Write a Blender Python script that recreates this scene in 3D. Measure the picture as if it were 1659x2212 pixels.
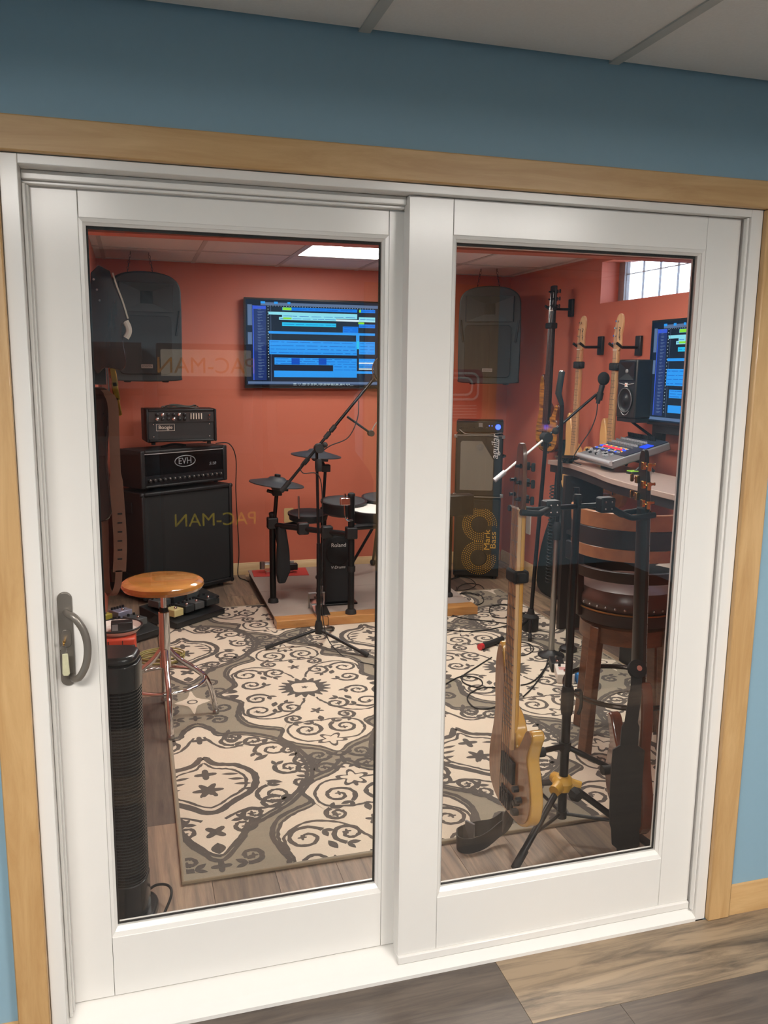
import bpy, math, random
import numpy as np
from mathutils import Vector, Matrix
random.seed(7)
for o in list(bpy.data.objects): bpy.data.objects.remove(o)
SC = bpy.context.scene
COL = SC.collection
# ------------------------------------------------------------------ camera
FPX = 1817.0
CAM = np.array([0.2385, -1.8947, 1.6016])
RT = np.array([[0.9591, -0.2827, 0.0117], [-0.0366, -0.1650, -0.9856], [0.2806, 0.9449, -0.1685]])
_r0 = RT[0] / np.linalg.norm(RT[0]); _r2 = RT[2] - _r0 * (_r0 @ RT[2]); _r2 /= np.linalg.norm(_r2)
RT = np.stack([_r0, np.cross(_r2, _r0), _r2])
cd = bpy.data.cameras.new('camera'); cam = bpy.data.objects.new('camera', cd); COL.objects.link(cam)
cd.sensor_fit = 'VERTICAL'; cd.sensor_height = 36.0; cd.lens = 36.0 * FPX / 2212.0; cd.clip_start = 0.02
cam.matrix_world = Matrix(((RT[0][0], -RT[1][0], -RT[2][0], CAM[0]), (RT[0][1], -RT[1][1], -RT[2][1], CAM[1]),
                           (RT[0][2], -RT[1][2], -RT[2][2], CAM[2]), (0, 0, 0, 1)))
SC.camera = cam
def at(u, v, x=None, y=None, z=None):
    """a photo pixel (1659x2212 frame) to the point where its ray meets a plane of the place"""
    d = RT.T @ np.array([(u - 829.5) / FPX, (v - 1106.0) / FPX, 1.0])
    for i, k in enumerate((x, y, z)):
        if k is not None:
            return Vector(CAM + d * (k - CAM[i]) / d[i])
# ------------------------------------------------------------------ world (daylight outside the glass blocks) and view
w = bpy.data.worlds.new('daylight'); SC.world = w; w.use_nodes = True
w.node_tree.nodes['Background'].inputs[0].default_value = (0.86, 0.92, 1.0, 1)
w.node_tree.nodes['Background'].inputs[1].default_value = 6.0
SC.view_settings.view_transform = 'Standard'; SC.view_settings.look = 'None'
SC.view_settings.exposure = 0.0; SC.view_settings.gamma = 1.0
SC.view_settings.use_curve_mapping = False
SC.cycles.use_denoising = True
SC.cycles.max_bounces = 10; SC.cycles.transparent_max_bounces = 16
SC.cycles.sample_clamp_indirect = 6.0
ROOM_PANEL = 40.0     # radiance of the ceiling panels over the rug
BACK_PANEL = 28.0     # radiance of the panel near the wall screen
HALL_PANEL = 50.0     # radiance of the ceiling panels in the hall
# ------------------------------------------------------------------ materials
def lin(h):
    h = h.lstrip('#'); c = [int(h[i:i + 2], 16) / 255 for i in (0, 2, 4)]
    return tuple(x / 12.92 if x <= .04045 else ((x + .055) / 1.055) ** 2.4 for x in c)
MATS = {}
def mat(name, col, rough=.5, metal=0., var=.06, scale=30., bump=0., stretch=None, emit=0., spec=.5, rnd=0., coat=0.):
    """principled material with a little procedural colour variation"""
    if name in MATS: return MATS[name]
    m = bpy.data.materials.new(name); m.use_nodes = True; nt = m.node_tree; N = nt.nodes; L = nt.links
    b = N['Principled BSDF']; c = lin(col)
    b.inputs['Roughness'].default_value = rough; b.inputs['Metallic'].default_value = metal
    b.inputs['Specular IOR Level'].default_value = spec
    if coat: b.inputs['Coat Weight'].default_value = coat; b.inputs['Coat Roughness'].default_value = .08
    tc = N.new('ShaderNodeTexCoord'); mp = N.new('ShaderNodeMapping'); L.new(tc.outputs['Object'], mp.inputs['Vector'])
    if stretch: mp.inputs['Scale'].default_value = stretch
    nz = N.new('ShaderNodeTexNoise'); nz.inputs['Scale'].default_value = scale; nz.inputs['Detail'].default_value = 5
    L.new(mp.outputs[0], nz.inputs['Vector'])
    mx = N.new('ShaderNodeMix'); mx.data_type = 'RGBA'; L.new(nz.outputs['Fac'], mx.inputs['Factor'])
    mx.inputs['A'].default_value = tuple(max(0, x * (1 - var)) for x in c) + (1,)
    mx.inputs['B'].default_value = tuple(min(1, x * (1 + var)) for x in c) + (1,)
    out = mx.outputs['Result']
    if rnd:
        oi = N.new('ShaderNodeObjectInfo'); hs = N.new('ShaderNodeHueSaturation')
        mr = N.new('ShaderNodeMapRange'); mr.inputs['To Min'].default_value = 1 - rnd; mr.inputs['To Max'].default_value = 1 + rnd
        L.new(oi.outputs['Random'], mr.inputs['Value']); L.new(mr.outputs[0], hs.inputs['Value'])
        L.new(out, hs.inputs['Color']); out = hs.outputs['Color']
    L.new(out, b.inputs['Base Color'])
    if emit:
        L.new(out, b.inputs['Emission Color']); b.inputs['Emission Strength'].default_value = emit
    if bump:
        bp = N.new('ShaderNodeBump'); bp.inputs['Strength'].default_value = bump; bp.inputs['Distance'].default_value = .002
        L.new(nz.outputs['Fac'], bp.inputs['Height']); L.new(bp.outputs[0], b.inputs['Normal'])
    MATS[name] = m
    return m
def wood(name, dark, light, rough=.4, scale=6., stretch=(1, 12, 12), rnd=0., coat=0., contrast=(.3, .75), bump=.05):
    """grain along local x unless stretched otherwise"""
    if name in MATS: return MATS[name]
    m = bpy.data.materials.new(name); m.use_nodes = True; nt = m.node_tree; N = nt.nodes; L = nt.links
    b = N['Principled BSDF']; b.inputs['Roughness'].default_value = rough
    if coat: b.inputs['Coat Weight'].default_value = coat; b.inputs['Coat Roughness'].default_value = .06
    tc = N.new('ShaderNodeTexCoord'); mp = N.new('ShaderNodeMapping'); L.new(tc.outputs['Object'], mp.inputs['Vector'])
    mp.inputs['Scale'].default_value = stretch
    oi = N.new('ShaderNodeObjectInfo'); ml = N.new('ShaderNodeMath'); ml.operation = 'MULTIPLY'; ml.inputs[1].default_value = 37.
    L.new(oi.outputs['Random'], ml.inputs[0]); cb = N.new('ShaderNodeCombineXYZ')
    for k in range(3): L.new(ml.outputs[0], cb.inputs[k])
    L.new(cb.outputs[0], mp.inputs['Location'])
    nz = N.new('ShaderNodeTexNoise'); nz.inputs['Scale'].default_value = scale; nz.inputs['Detail'].default_value = 8
    nz.inputs['Roughness'].default_value = .65; nz.inputs['Distortion'].default_value = .6
    L.new(mp.outputs[0], nz.inputs['Vector'])
    rp = N.new('ShaderNodeValToRGB'); L.new(nz.outputs['Fac'], rp.inputs[0])
    rp.color_ramp.elements[0].position = contrast[0]; rp.color_ramp.elements[1].position = contrast[1]
    rp.color_ramp.elements[0].color = lin(dark) + (1,); rp.color_ramp.elements[1].color = lin(light) + (1,)
    out = rp.outputs[0]
    if rnd:
        hs = N.new('ShaderNodeHueSaturation'); mr = N.new('ShaderNodeMapRange')
        mr.inputs['To Min'].default_value = 1 - rnd; mr.inputs['To Max'].default_value = 1 + rnd
        L.new(oi.outputs['Random'], mr.inputs['Value']); L.new(mr.outputs[0], hs.inputs['Value']); L.new(out, hs.inputs['Color'])
        out = hs.outputs[0]
    L.new(out, b.inputs['Base Color'])
    bp = N.new('ShaderNodeBump'); bp.inputs['Strength'].default_value = bump; bp.inputs['Distance'].default_value = .002
    L.new(nz.outputs['Fac'], bp.inputs['Height']); L.new(bp.outputs[0], b.inputs['Normal'])
    MATS[name] = m
    return m
def glow(name, col, strength):
    if name in MATS: return MATS[name]
    m = bpy.data.materials.new(name); m.use_nodes = True; nt = m.node_tree; N = nt.nodes
    N.remove(N['Principled BSDF']); e = N.new('ShaderNodeEmission'); e.inputs[0].default_value = lin(col) + (1,)
    e.inputs[1].default_value = strength; nt.links.new(e.outputs[0], N['Material Output'].inputs[0]); MATS[name] = m
    return m
def glass_mat(name, tint, ior=1.5, rough=0., bump=0., scale=20.):
    if name in MATS: return MATS[name]
    m = bpy.data.materials.new(name); m.use_nodes = True; nt = m.node_tree; N = nt.nodes; L = nt.links
    N.remove(N['Principled BSDF'])
    t = N.new('ShaderNodeBsdfTransparent'); t.inputs[0].default_value = tint + (1,)
    g = N.new('ShaderNodeBsdfGlossy'); g.inputs['Roughness'].default_value = rough
    f = N.new('ShaderNodeFresnel'); ge = N.new('ShaderNodeNewGeometry'); mr = N.new('ShaderNodeMapRange')
    mr.inputs['To Min'].default_value = ior; mr.inputs['To Max'].default_value = 1 / ior   # the same reflection from both faces of the pane
    L.new(ge.outputs['Backfacing'], mr.inputs['Value']); L.new(mr.outputs[0], f.inputs[0])
    mx = N.new('ShaderNodeMixShader'); L.new(f.outputs[0], mx.inputs[0]); L.new(t.outputs[0], mx.inputs[1]); L.new(g.outputs[0], mx.inputs[2])
    if bump:
        nz = N.new('ShaderNodeTexNoise'); nz.inputs['Scale'].default_value = scale
        tc = N.new('ShaderNodeTexCoord'); L.new(tc.outputs['Object'], nz.inputs['Vector'])
        bp = N.new('ShaderNodeBump'); bp.inputs['Strength'].default_value = bump; bp.inputs['Distance'].default_value = .02
        L.new(nz.outputs['Fac'], bp.inputs['Height']); L.new(bp.outputs[0], g.inputs['Normal']); L.new(bp.outputs[0], f.inputs['Normal'])
    L.new(mx.outputs[0], N['Material Output'].inputs[0]); MATS[name] = m
    return m
# ------------------------------------------------------------------ mesh helpers
def spline(pts, n=8, closed=False):
    P = [Vector(p) for p in pts]; out = []; L = len(P)
    for i in range(L if closed else L - 1):
        if closed: a, b, c, d = P[(i - 1) % L], P[i], P[(i + 1) % L], P[(i + 2) % L]
        else: a, b, c, d = P[max(i - 1, 0)], P[i], P[i + 1], P[min(i + 2, L - 1)]
        for k in range(n):
            t = k / n
            out.append(.5 * ((2 * b) + (c - a) * t + (2 * a - 5 * b + 4 * c - d) * t * t + (3 * b - a - 3 * c + d) * t ** 3))
    if not closed: out.append(P[-1])
    return out
def rrect(w_, h_, r, n=4, cx=0., cy=0.):
    o = []
    for sx, sy, a0 in ((1, 1, 0), (-1, 1, 90), (-1, -1, 180), (1, -1, 270)):
        for k in range(n + 1):
            a = math.radians(a0 + 90 * k / n)
            o.append((cx + sx * (w_ / 2 - r) + r * math.cos(a), cy + sy * (h_ / 2 - r) + r * math.sin(a)))
    return o
def frame(origin, X, Y, Z):
    X, Y, Z = Vector(X).normalized(), Vector(Y).normalized(), Vector(Z).normalized()
    return Matrix(((X.x, Y.x, Z.x, origin[0]), (X.y, Y.y, Z.y, origin[1]), (X.z, Y.z, Z.z, origin[2]), (0, 0, 0, 1)))
def yaw(loc, deg): return Matrix.Translation(loc) @ Matrix.Rotation(math.radians(deg), 4, 'Z')
class MB:
    def __init__(s): s.v = []; s.f = []; s.mi = []; s.cur = 0
    def add(s, vs, fs, M=None):
        o = len(s.v)
        for p in vs:
            p = Vector(p); s.v.append(M @ p if M is not None else p)
        for f in fs: s.f.append(tuple(i + o for i in f)); s.mi.append(s.cur)
        return s
    def bx(s, x0, x1, y0, y1, z0, z1, M=None):
        v = [(x, y, z) for z in (z0, z1) for y in (y0, y1) for x in (x0, x1)]
        return s.add(v, [(0, 2, 3, 1), (4, 5, 7, 6), (0, 1, 5, 4), (2, 6, 7, 3), (0, 4, 6, 2), (1, 3, 7, 5)], M)
    def quad(s, a, b, c, d, M=None): return s.add([a, b, c, d], [(0, 1, 2, 3)], M)
    def tube(s, pts, r, n=8, closed=False, M=None):
        P = [Vector(p) for p in pts]; P = [p for i, p in enumerate(P) if i == 0 or (p - P[i - 1]).length > 1e-6]
        L = len(P); R = r if isinstance(r, (list, tuple)) else [r] * L
        T = []
        for i in range(L):
            if closed: t = P[(i + 1) % L] - P[(i - 1) % L]
            else: t = P[min(i + 1, L - 1)] - P[max(i - 1, 0)]
            T.append(t.normalized())
        up = Vector((0, 0, 1)) if abs(T[0].z) < .9 else Vector((1, 0, 0))
        nrm = (up - T[0] * T[0].dot(up)).normalized(); vs = []
        for i in range(L):
            nrm = (nrm - T[i] * T[i].dot(nrm))
            nrm = nrm.normalized() if nrm.length > 1e-6 else T[i].orthogonal().normalized()
            b = T[i].cross(nrm)
            for k in range(n):
                a = 2 * math.pi * k / n; vs.append(P[i] + (nrm * math.cos(a) + b * math.sin(a)) * R[min(i, len(R) - 1)])
        fs = []
        for i in range(L if closed else L - 1):
            j = (i + 1) % L
            for k in range(n): fs.append((i * n + k, i * n + (k + 1) % n, j * n + (k + 1) % n, j * n + k))
        if not closed: fs.append(tuple(range(n - 1, -1, -1))); fs.append(tuple((L - 1) * n + k for k in range(n)))
        return s.add(vs, fs, M)
    def lathe(s, prof, c=(0, 0, 0), axis=(0, 0, 1), n=24, M=None):
        A = Vector(axis).normalized(); U = A.orthogonal().normalized(); W = A.cross(U); c = Vector(c); vs = []; fs = []
        for r, h in prof:
            for k in range(n):
                a = 2 * math.pi * k / n; vs.append(c + A * h + (U * math.cos(a) + W * math.sin(a)) * max(r, 1e-5))
        for i in range(len(prof) - 1):
            for k in range(n): fs.append((i * n + k, i * n + (k + 1) % n, (i + 1) * n + (k + 1) % n, (i + 1) * n + k))
        fs.append(tuple(range(n - 1, -1, -1))); fs.append(tuple((len(prof) - 1) * n + k for k in range(n)))
        return s.add(vs, fs, M)
    def prism(s, out, z0, z1, M=None, inset=0.):
        n = len(out); vs = [(p[0], p[1], z0) for p in out] + [(p[0], p[1], z1) for p in out]
        fs = [tuple(range(n - 1, -1, -1)), tuple(range(n, 2 * n))] + [(k, (k + 1) % n, n + (k + 1) % n, n + k) for k in range(n)]
        return s.add(vs, fs, M)
    def ball(s, c, r, n=16, m=10, sc=(1, 1, 1), M=None):
        prof = [(r * math.sin(math.pi * i / m), -r * math.cos(math.pi * i / m)) for i in range(m + 1)]
        T = MB().lathe(prof, n=n); return s.add([(c[0] + p.x * sc[0], c[1] + p.y * sc[1], c[2] + p.z * sc[2]) for p in T.v], T.f, M)
    def ribbon(s, pts, width, side=(0, 0, 1), thick=0.0, M=None):
        """strip with its width along side, given a thickness"""
        P = [Vector(p) for p in pts]; S = Vector(side).normalized(); vs = []; fs = []
        for i, p in enumerate(P):
            t = (P[min(i + 1, len(P) - 1)] - P[max(i - 1, 0)]).normalized(); nn = t.cross(S).normalized()
            ww = width[i] if isinstance(width, (list, tuple)) else width
            for a, b in ((-1, -1), (1, -1), (1, 1), (-1, 1)): vs.append(p + S * (a * ww / 2) + nn * (b * thick / 2))
        for i in range(len(P) - 1):
            for k in range(4): fs.append((i * 4 + k, i * 4 + (k + 1) % 4, i * 4 + 4 + (k + 1) % 4, i * 4 + 4 + k))
        fs.append((3, 2, 1, 0)); L = (len(P) - 1) * 4; fs.append((L, L + 1, L + 2, L + 3))
        return s.add(vs, fs, M)
    def build(s, name, mats, parent=None, world=False, bevel=0., smooth=True, seg=2, ang=38):
        if world and parent is not None and parent.name in WM:
            I = WM[parent.name].inverted(); s.v = [I @ p for p in s.v]
        me = bpy.data.meshes.new(name); me.from_pydata([tuple(p) for p in s.v], [], s.f)
        ms = mats if isinstance(mats, (list, tuple)) else [mats]
        for m in ms: me.materials.append(m)
        if len(ms) > 1: me.polygons.foreach_set('material_index', s.mi)
        if smooth:
            me.polygons.foreach_set('use_smooth', [True] * len(me.polygons)); me.set_sharp_from_angle(angle=math.radians(ang))
        me.update(); o = bpy.data.objects.new(name, me); COL.objects.link(o)
        if parent is not None:
            o.parent = parent
            if parent.name in WM: WM[o.name] = WM[parent.name]
        if bevel:
            bv = o.modifiers.new('bevel', 'BEVEL'); bv.width = bevel; bv.segments = seg; bv.limit_method = 'ANGLE'; bv.angle_limit = math.radians(40)
        return o
WM = {}
def thing(name, label, cat, M=None, group=None, kind=None):
    o = bpy.data.objects.new(name, None); COL.objects.link(o); o.empty_display_size = .05
    M = M if isinstance(M, Matrix) else Matrix.Translation(M or (0, 0, 0))
    o.matrix_world = M; WM[o.name] = M.copy()
    return tag(o, label, cat, group, kind)
def tag(o, label, cat=None, group=None, kind=None):
    o['label'] = label
    if cat: o['category'] = cat
    if group: o['group'] = group
    if kind: o['kind'] = kind
    return o
def struct(name, mb, m, label, parent=None, **k):
    o = mb.build(name, m, parent, **k)
    if parent is None: tag(o, label, kind='structure')
    return o
def text_mesh(txt, size, depth=.0006, shear=0., align='CENTER'):
    c = bpy.data.curves.new('lettering', 'FONT'); c.body = txt; c.size = size; c.extrude = depth; c.align_x = align; c.align_y = 'CENTER'; c.shear = shear
    o = bpy.data.objects.new('lettering', c); me = bpy.data.meshes.new_from_object(o)
    bpy.data.objects.remove(o); bpy.data.curves.remove(c)
    return me
def lettering(txt, size, M, m, parent, name='lettering', sx=1., shear=0., depth=.0006):
    me = text_mesh(txt, size, depth, shear); me.name = name
    for v in me.vertices: v.co.x *= sx
    me.transform(M); me.materials.clear(); me.materials.append(m)
    o = bpy.data.objects.new(name, me); COL.objects.link(o); o.parent = parent
    if parent.name in WM: WM[o.name] = WM[parent.name]
    return o
# ------------------------------------------------------------------ palette
BLUE = mat('blue wall paint', '#8FB0C2', .55, var=.02, scale=60, bump=.03)
RED = mat('terracotta wall paint', '#C06A52', .5, var=.03, scale=60, bump=.04)
WHITE = mat('white door vinyl', '#EDEAE5', .2, var=.012, scale=20)
TILE = mat('ceiling tile', '#E4E1DC', .9, var=.05, scale=160, bump=.25)
GRID = mat('ceiling grid metal', '#B9B9B4', .5, var=.02)
MAPLE = wood('maple trim', '#BE9460', '#DAB480', .38, 3.0, (1, 9, 9), coat=.2)
MAPLE_V = wood('maple trim upright', '#BE9460', '#DAB480', .38, 3.0, (9, 9, 1), coat=.2)
BASEW = wood('baseboard wood', '#C7A578', '#DCC093', .4, 3.0, (1, 9, 9))
PLANK = wood('weathered floor plank', '#5A4E47', '#A08870', .45, 2.6, (1.1, 14, 14), rnd=.28, contrast=(.28, .78), bump=.12)
PLANKD = wood('dark weathered plank', '#443C38', '#7A6C60', .45, 3.4, (1.0, 11, 11), rnd=.12, contrast=(.25, .8), bump=.12)
PLANKL = wood('pale weathered plank', '#51473E', '#A58F75', .45, 3.6, (.8, 7, 7), rnd=.08, contrast=(.3, .6), bump=.12)
BLACK = mat('black plastic', '#15171A', .45, var=.1)
SATIN = mat('satin black metal', '#121315', .32, metal=.3, var=.1)
MATTE = mat('matte black cloth', '#17191B', .85, var=.2, scale=300, bump=.3)
TOLEX = mat('black tolex', '#131416', .55, var=.2, scale=350, bump=.35)
CHROME = mat('chrome', '#D8D8DA', .08, metal=1., var=.02)
STEEL = mat('brushed steel', '#A9A9A8', .28, metal=1., var=.04)
GOLD = mat('gold plated metal', '#C79A45', .2, metal=1., var=.04)
RUBBER = mat('black rubber', '#101112', .7, var=.1)
GREY = mat('grey plastic', '#6E7072', .5, var=.05)
SILVER = mat('silver paint', '#B8BBBE', .35, metal=.4, var=.03)
OFFW = mat('off white plastic', '#E3DDCF', .45, var=.03)
GLASS = glass_mat('door glass', (.955, .965, .96), 1.66)   # as reflective as a double pane
ZC, ZH = 2.335, 2.315          # ceiling heights: music room, hall
XL, XR, YB = 0.02, 3.2, 4.55  # music room: left, right and back wall
# ------------------------------------------------------------------ hall side (blue) and music room side (red) of the door wall
def wall_with_opening(x0, x1, y0, y1, z1, ox0, ox1, oz):
    return MB().bx(x0, ox0, y0, y1, -.05, z1).bx(ox1, x1, y0, y1, -.05, z1).bx(ox0, ox1, y0, y1, oz, z1)
struct('wall_front_hall', wall_with_opening(-2.4, 4.2, .004, .07, 2.45, .0, 1.81, 2.013), BLUE, 'blue painted wall around the white sliding door', smooth=False)
struct('wall_front_room', MB().bx(1.81, XR, .07, .14, -.05, 2.45).bx(XL, 1.81, .07, .14, 2.013, 2.45), RED, 'terracotta side of the wall that holds the glass door', smooth=False)
struct('wall_back', MB().bx(XL - .1, XR + .3, YB, YB + .1, -.05, 2.45), RED, 'terracotta back wall of the music room behind drums and amplifiers', smooth=False)
struct('wall_left', MB().bx(XL - .1, XL, .141, YB, -.05, 2.45), RED, 'terracotta side wall beside the amplifier stack', smooth=False)
# right wall with the basement window hole
WY0, WY1, WZ0, WZ1 = 1.95, 3.15, 2.037, 2.30
struct('wall_right', MB().bx(XR, XR + .2, .07, YB, -.05, WZ0).bx(XR, XR + .2, .07, WY0, WZ0, 2.45).bx(XR, XR + .2, WY1, YB, WZ0, 2.45)
       .bx(XR, XR + .2, WY0, WY1, WZ1, 2.45), RED, 'terracotta side wall with guitars and a glass block window', smooth=False)
win = thing('window_1', 'small glass block window high in the terracotta side wall', None, (XR + .15, (WY0 + WY1) / 2, WZ0), kind='structure')
BLOCK = glass_mat('wavy glass block', (.93, .96, 1.), 1.3, .08, .6, 14.)
MORTAR = mat('grey caulk', '#8D8B8C', .8, var=.25, scale=25, bump=.4)
for i in range(6):
    for j, (za, zb) in enumerate(((WZ0 + .012, WZ0 + .178), (WZ0 + .19, WZ1))):
        yb = WY1 - .07 - i * .18
        MB().bx(XR + .125, XR + .19, yb - .177, yb, za, zb).build('glass_block', BLOCK, win, world=True, bevel=.008)
MB().bx(XR + .13, XR + .17, WY1 - .066, WY1, WZ0, WZ1).build('caulk_strip', MORTAR, win, world=True)
fr = MB()
for i in range(7): fr.bx(XR + .145, XR + .16, WY1 - .068 - i * .18 - .0015, WY1 - .068 - i * .18, WZ0, WZ1)
fr.bx(XR + .145, XR + .16, WY0, WY1 - .07, WZ0 + .182, WZ0 + .186).bx(XR + .145, XR + .16, WY0, WY1 - .07, WZ0, WZ0 + .011)
fr.build('mortar_joint', MORTAR, win, world=True)
# hall walls behind the photographer (they show in the door glass)
struct('wall_hall_back', MB().bx(-2.5, 4.3, -4.3, -4.2, -.05, 2.45), BLUE, 'blue wall at the far end of the hall', smooth=False)
struct('wall_hall_left', MB().bx(-2.5, -2.4, -4.2, .07, -.05, 2.45), BLUE, 'blue side wall of the hall', smooth=False)
struct('wall_hall_right', MB().bx(4.2, 4.3, -4.2, .07, -.05, 2.45), BLUE, 'blue side wall of the hall past the casing', smooth=False)
# ------------------------------------------------------------------ floors of separate planks
PW, PL = .2, 1.22
def plank_mesh(l, w_):
    return MB().bx(-l / 2, l / 2, -w_ / 2 + .0006, w_ / 2 - .0006, -.008, 0)
def floor_planks(name, label, base, x0, x1, y0, y1, along, tone, PW=.2, PL=1.22, mats=None):
    f = struct(name, base, mat('underlay', '#3B342F', .8), label, smooth=False)
    srcs = {}; a0, a1, b0, b1 = (x0, x1, y0, y1) if along == 'x' else (y0, y1, x0, x1)
    nb = int(math.ceil((b1 - b0) / PW))
    for j in range(nb):
        b = b0 + PW * (j + .5)
        if b - PW / 2 >= b1 - .01: continue
        a = a0 - tone[j % len(tone)] * PL
        while a < a1:
            s, e = max(a, a0), min(a + PL, a1)
            if e - s > .02:
                wv = min(PW, b1 - (b - PW / 2)); bb = b - PW / 2 + wv / 2
                mm = mats(j, int(round((a - a0) / PL + tone[j % len(tone)]))) if mats else random.choice((PLANK, PLANK, PLANKD, PLANKL)); full = abs(e - s - PL) < 1e-6 and abs(wv - PW) < 1e-6
                if full and mm.name in srcs:
                    o = srcs[mm.name].copy(); COL.objects.link(o)
                else:
                    o = plank_mesh(e - s, wv).build('plank', mm, None, smooth=False)
                    if full: srcs[mm.name] = o
                o.parent = f
                m = (s + e) / 2 - .001
                o.location = (m, bb, .0) if along == 'x' else (bb, m, .0)
                o.rotation_euler = (0, 0, 0 if along == 'x' else math.pi / 2)
            a += PL + .0012
    return f
floor_planks('floor_hall', 'weathered grey brown plank floor of the hall in front of the door', MB().bx(-2.4, 4.2, -4.2, .139, -.05, -.009), -1.307, 3.3, -1.613, -.003, 'x', (.3, .7, .45, .1, .55, .8, .0), .23, 1.22, lambda j, k: (PLANKL if k % 2 == 0 else PLANKD) if j == 6 else (PLANKD if (j + k) % 3 else PLANK))
floor_planks('floor', 'weathered plank floor of the music room around the rug', MB().bx(XL, XR, .14, YB, -.05, -.009), XL, XR, .14, YB, 'y', (.8, .33, .62, .12, .9, .45))
# ------------------------------------------------------------------ tiled ceilings
def tile_ceiling(name, label, x0, x1, y0, y1, z, gx, gy, holes=(), p=.61):
    c = struct(name, MB().bx(x0, x1, y0, y1, z + .08, z + .1), mat('plenum', '#CFCBC6', .9), label, smooth=False)
    src = MB().bx(-p / 2 + .012, p / 2 - .012, -p / 2 + .012, p / 2 - .012, .004, .018).build('tile', TILE, c, smooth=False); first = True
    xs = np.arange(gx - p * 12, x1 + p, p); ys = np.arange(gy - p * 12, y1 + p, p)
    xs = [x for x in xs if x0 - p < x < x1]; ys = [y for y in ys if y0 - p < y < y1]
    for x in xs:
        for y in ys:
            if any(abs(x + p / 2 - hx) < .1 and abs(y + p / 2 - hy) < .1 for hx, hy in holes): continue
            sx0, sx1, sy0, sy1 = max(x, x0), min(x + p, x1), max(y, y0), min(y + p, y1)
            if sx1 - sx0 < .05 or sy1 - sy0 < .05: continue
            if first: o = src; first = False
            else:
                o = src.copy(); COL.objects.link(o); o.parent = c
            o.location = ((sx0 + sx1) / 2, (sy0 + sy1) / 2, z); o.scale = ((sx1 - sx0) / p, (sy1 - sy0) / p, 1)
    for x in xs:
        if x0 < x < x1: MB().bx(x - .013, x + .013, y0, y1, z, z + .012).build('grid_bar', GRID, c, smooth=False)
    for y in ys:
        if y0 < y < y1: MB().bx(x0, x1, y - .013, y + .013, z - .0005, z + .012).build('grid_bar', GRID, c, smooth=False)
    return c
def panel_light(name, label, cx, cy, z, rad, p=.61, ly=None, rec=0.):
    ly = ly or p
    t = thing(name, label, 'ceiling light', (cx, cy, z))
    MB().bx(-p / 2 + .03, p / 2 - .03, -ly / 2 + .03, ly / 2 - .03, .004 + rec, .012 + rec).build('diffuser' if not name.endswith('_offscreen') else name.replace('panel_light', 'diffuser'), glow('panel light %g' % rad, '#FFF9F2', rad), t, smooth=False)
    MB().bx(-p / 2 + .012, -p / 2 + .03, -ly / 2 + .012, ly / 2 - .012, .001, .016 + rec).bx(p / 2 - .03, p / 2 - .012, -ly / 2 + .012, ly / 2 - .012, .001, .016 + rec) \
        .bx(-p / 2 + .03, p / 2 - .03, -ly / 2 + .012, -ly / 2 + .03, .001, .016 + rec).bx(-p / 2 + .03, p / 2 - .03, ly / 2 - .03, ly / 2 - .012, .001, .016 + rec).build('frame', GRID, t, smooth=False)
    return t
g0x, g0y = 1.295, 3.275
L1 = (g0x + .305, g0y + .305); L2 = (g0x - .305, g0y - 2 * .61 - .305); L3 = (g0x + 1.5 * .61, g0y - 2 * .61 - .305)
tile_ceiling('ceiling', 'white tiled ceiling of the music room', XL, XR, .14, YB, ZC, g0x, g0y, (L1, L2, L3))
panel_light('ceiling_panel_light', 'lit square panel light in the ceiling near the wall screen', L1[0], L1[1], ZC, BACK_PANEL)
panel_light('rug_panel_light_offscreen', 'lit square panel light in the ceiling over the open part of the rug', L2[0], L2[1], ZC, ROOM_PANEL, rec=.05)
panel_light('bar_stool_panel_light_offscreen', 'lit square panel light in the ceiling over the bar stool', L3[0], L3[1], ZC, ROOM_PANEL, rec=.05)
hx, hy = 1.355, .004
HL = ((hx + .61, hy - .61 * 3.5), (hx - .61 * 3, hy - .61 * 3.5))
tile_ceiling('ceiling_hall', 'white tiled ceiling of the hall above the blue wall', -2.4, 4.2, -4.2, .004, ZH, hx, hy, [(x + d, y) for x, y in HL for d in (-.305, .305)])
for h, s, side in zip(HL, ('behind the middle of the door', 'by the left side wall'), ('right', 'left')):
    panel_light('hall_panel_light_%s_offscreen' % side, 'long lit panel light in the hall ceiling ' + s, h[0], h[1], ZH, HALL_PANEL, p=1.22, ly=.61, rec=.03)
# lowered soffit inside the room along the door wall
sf = struct('ceiling_soffit', MB().bx(XL, XR, .14, 1.15, 2.05, 2.36), TILE, 'lowered soffit along the door wall of the music room', smooth=False)
MB().add([(XL, 1.255, 2.048), (XR, 1.115, 2.048), (XR, 1.2, 2.048), (XL, 1.335, 2.048), (XL, 1.255, 2.36), (XR, 1.115, 2.36), (XR, 1.2, 2.36), (XL, 1.335, 2.36)],
         [(3, 2, 1, 0), (4, 5, 6, 7), (0, 1, 5, 4), (1, 2, 6, 5), (2, 3, 7, 6), (3, 0, 4, 7)]).build('soffit_edge', RED, sf, smooth=False)
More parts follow.
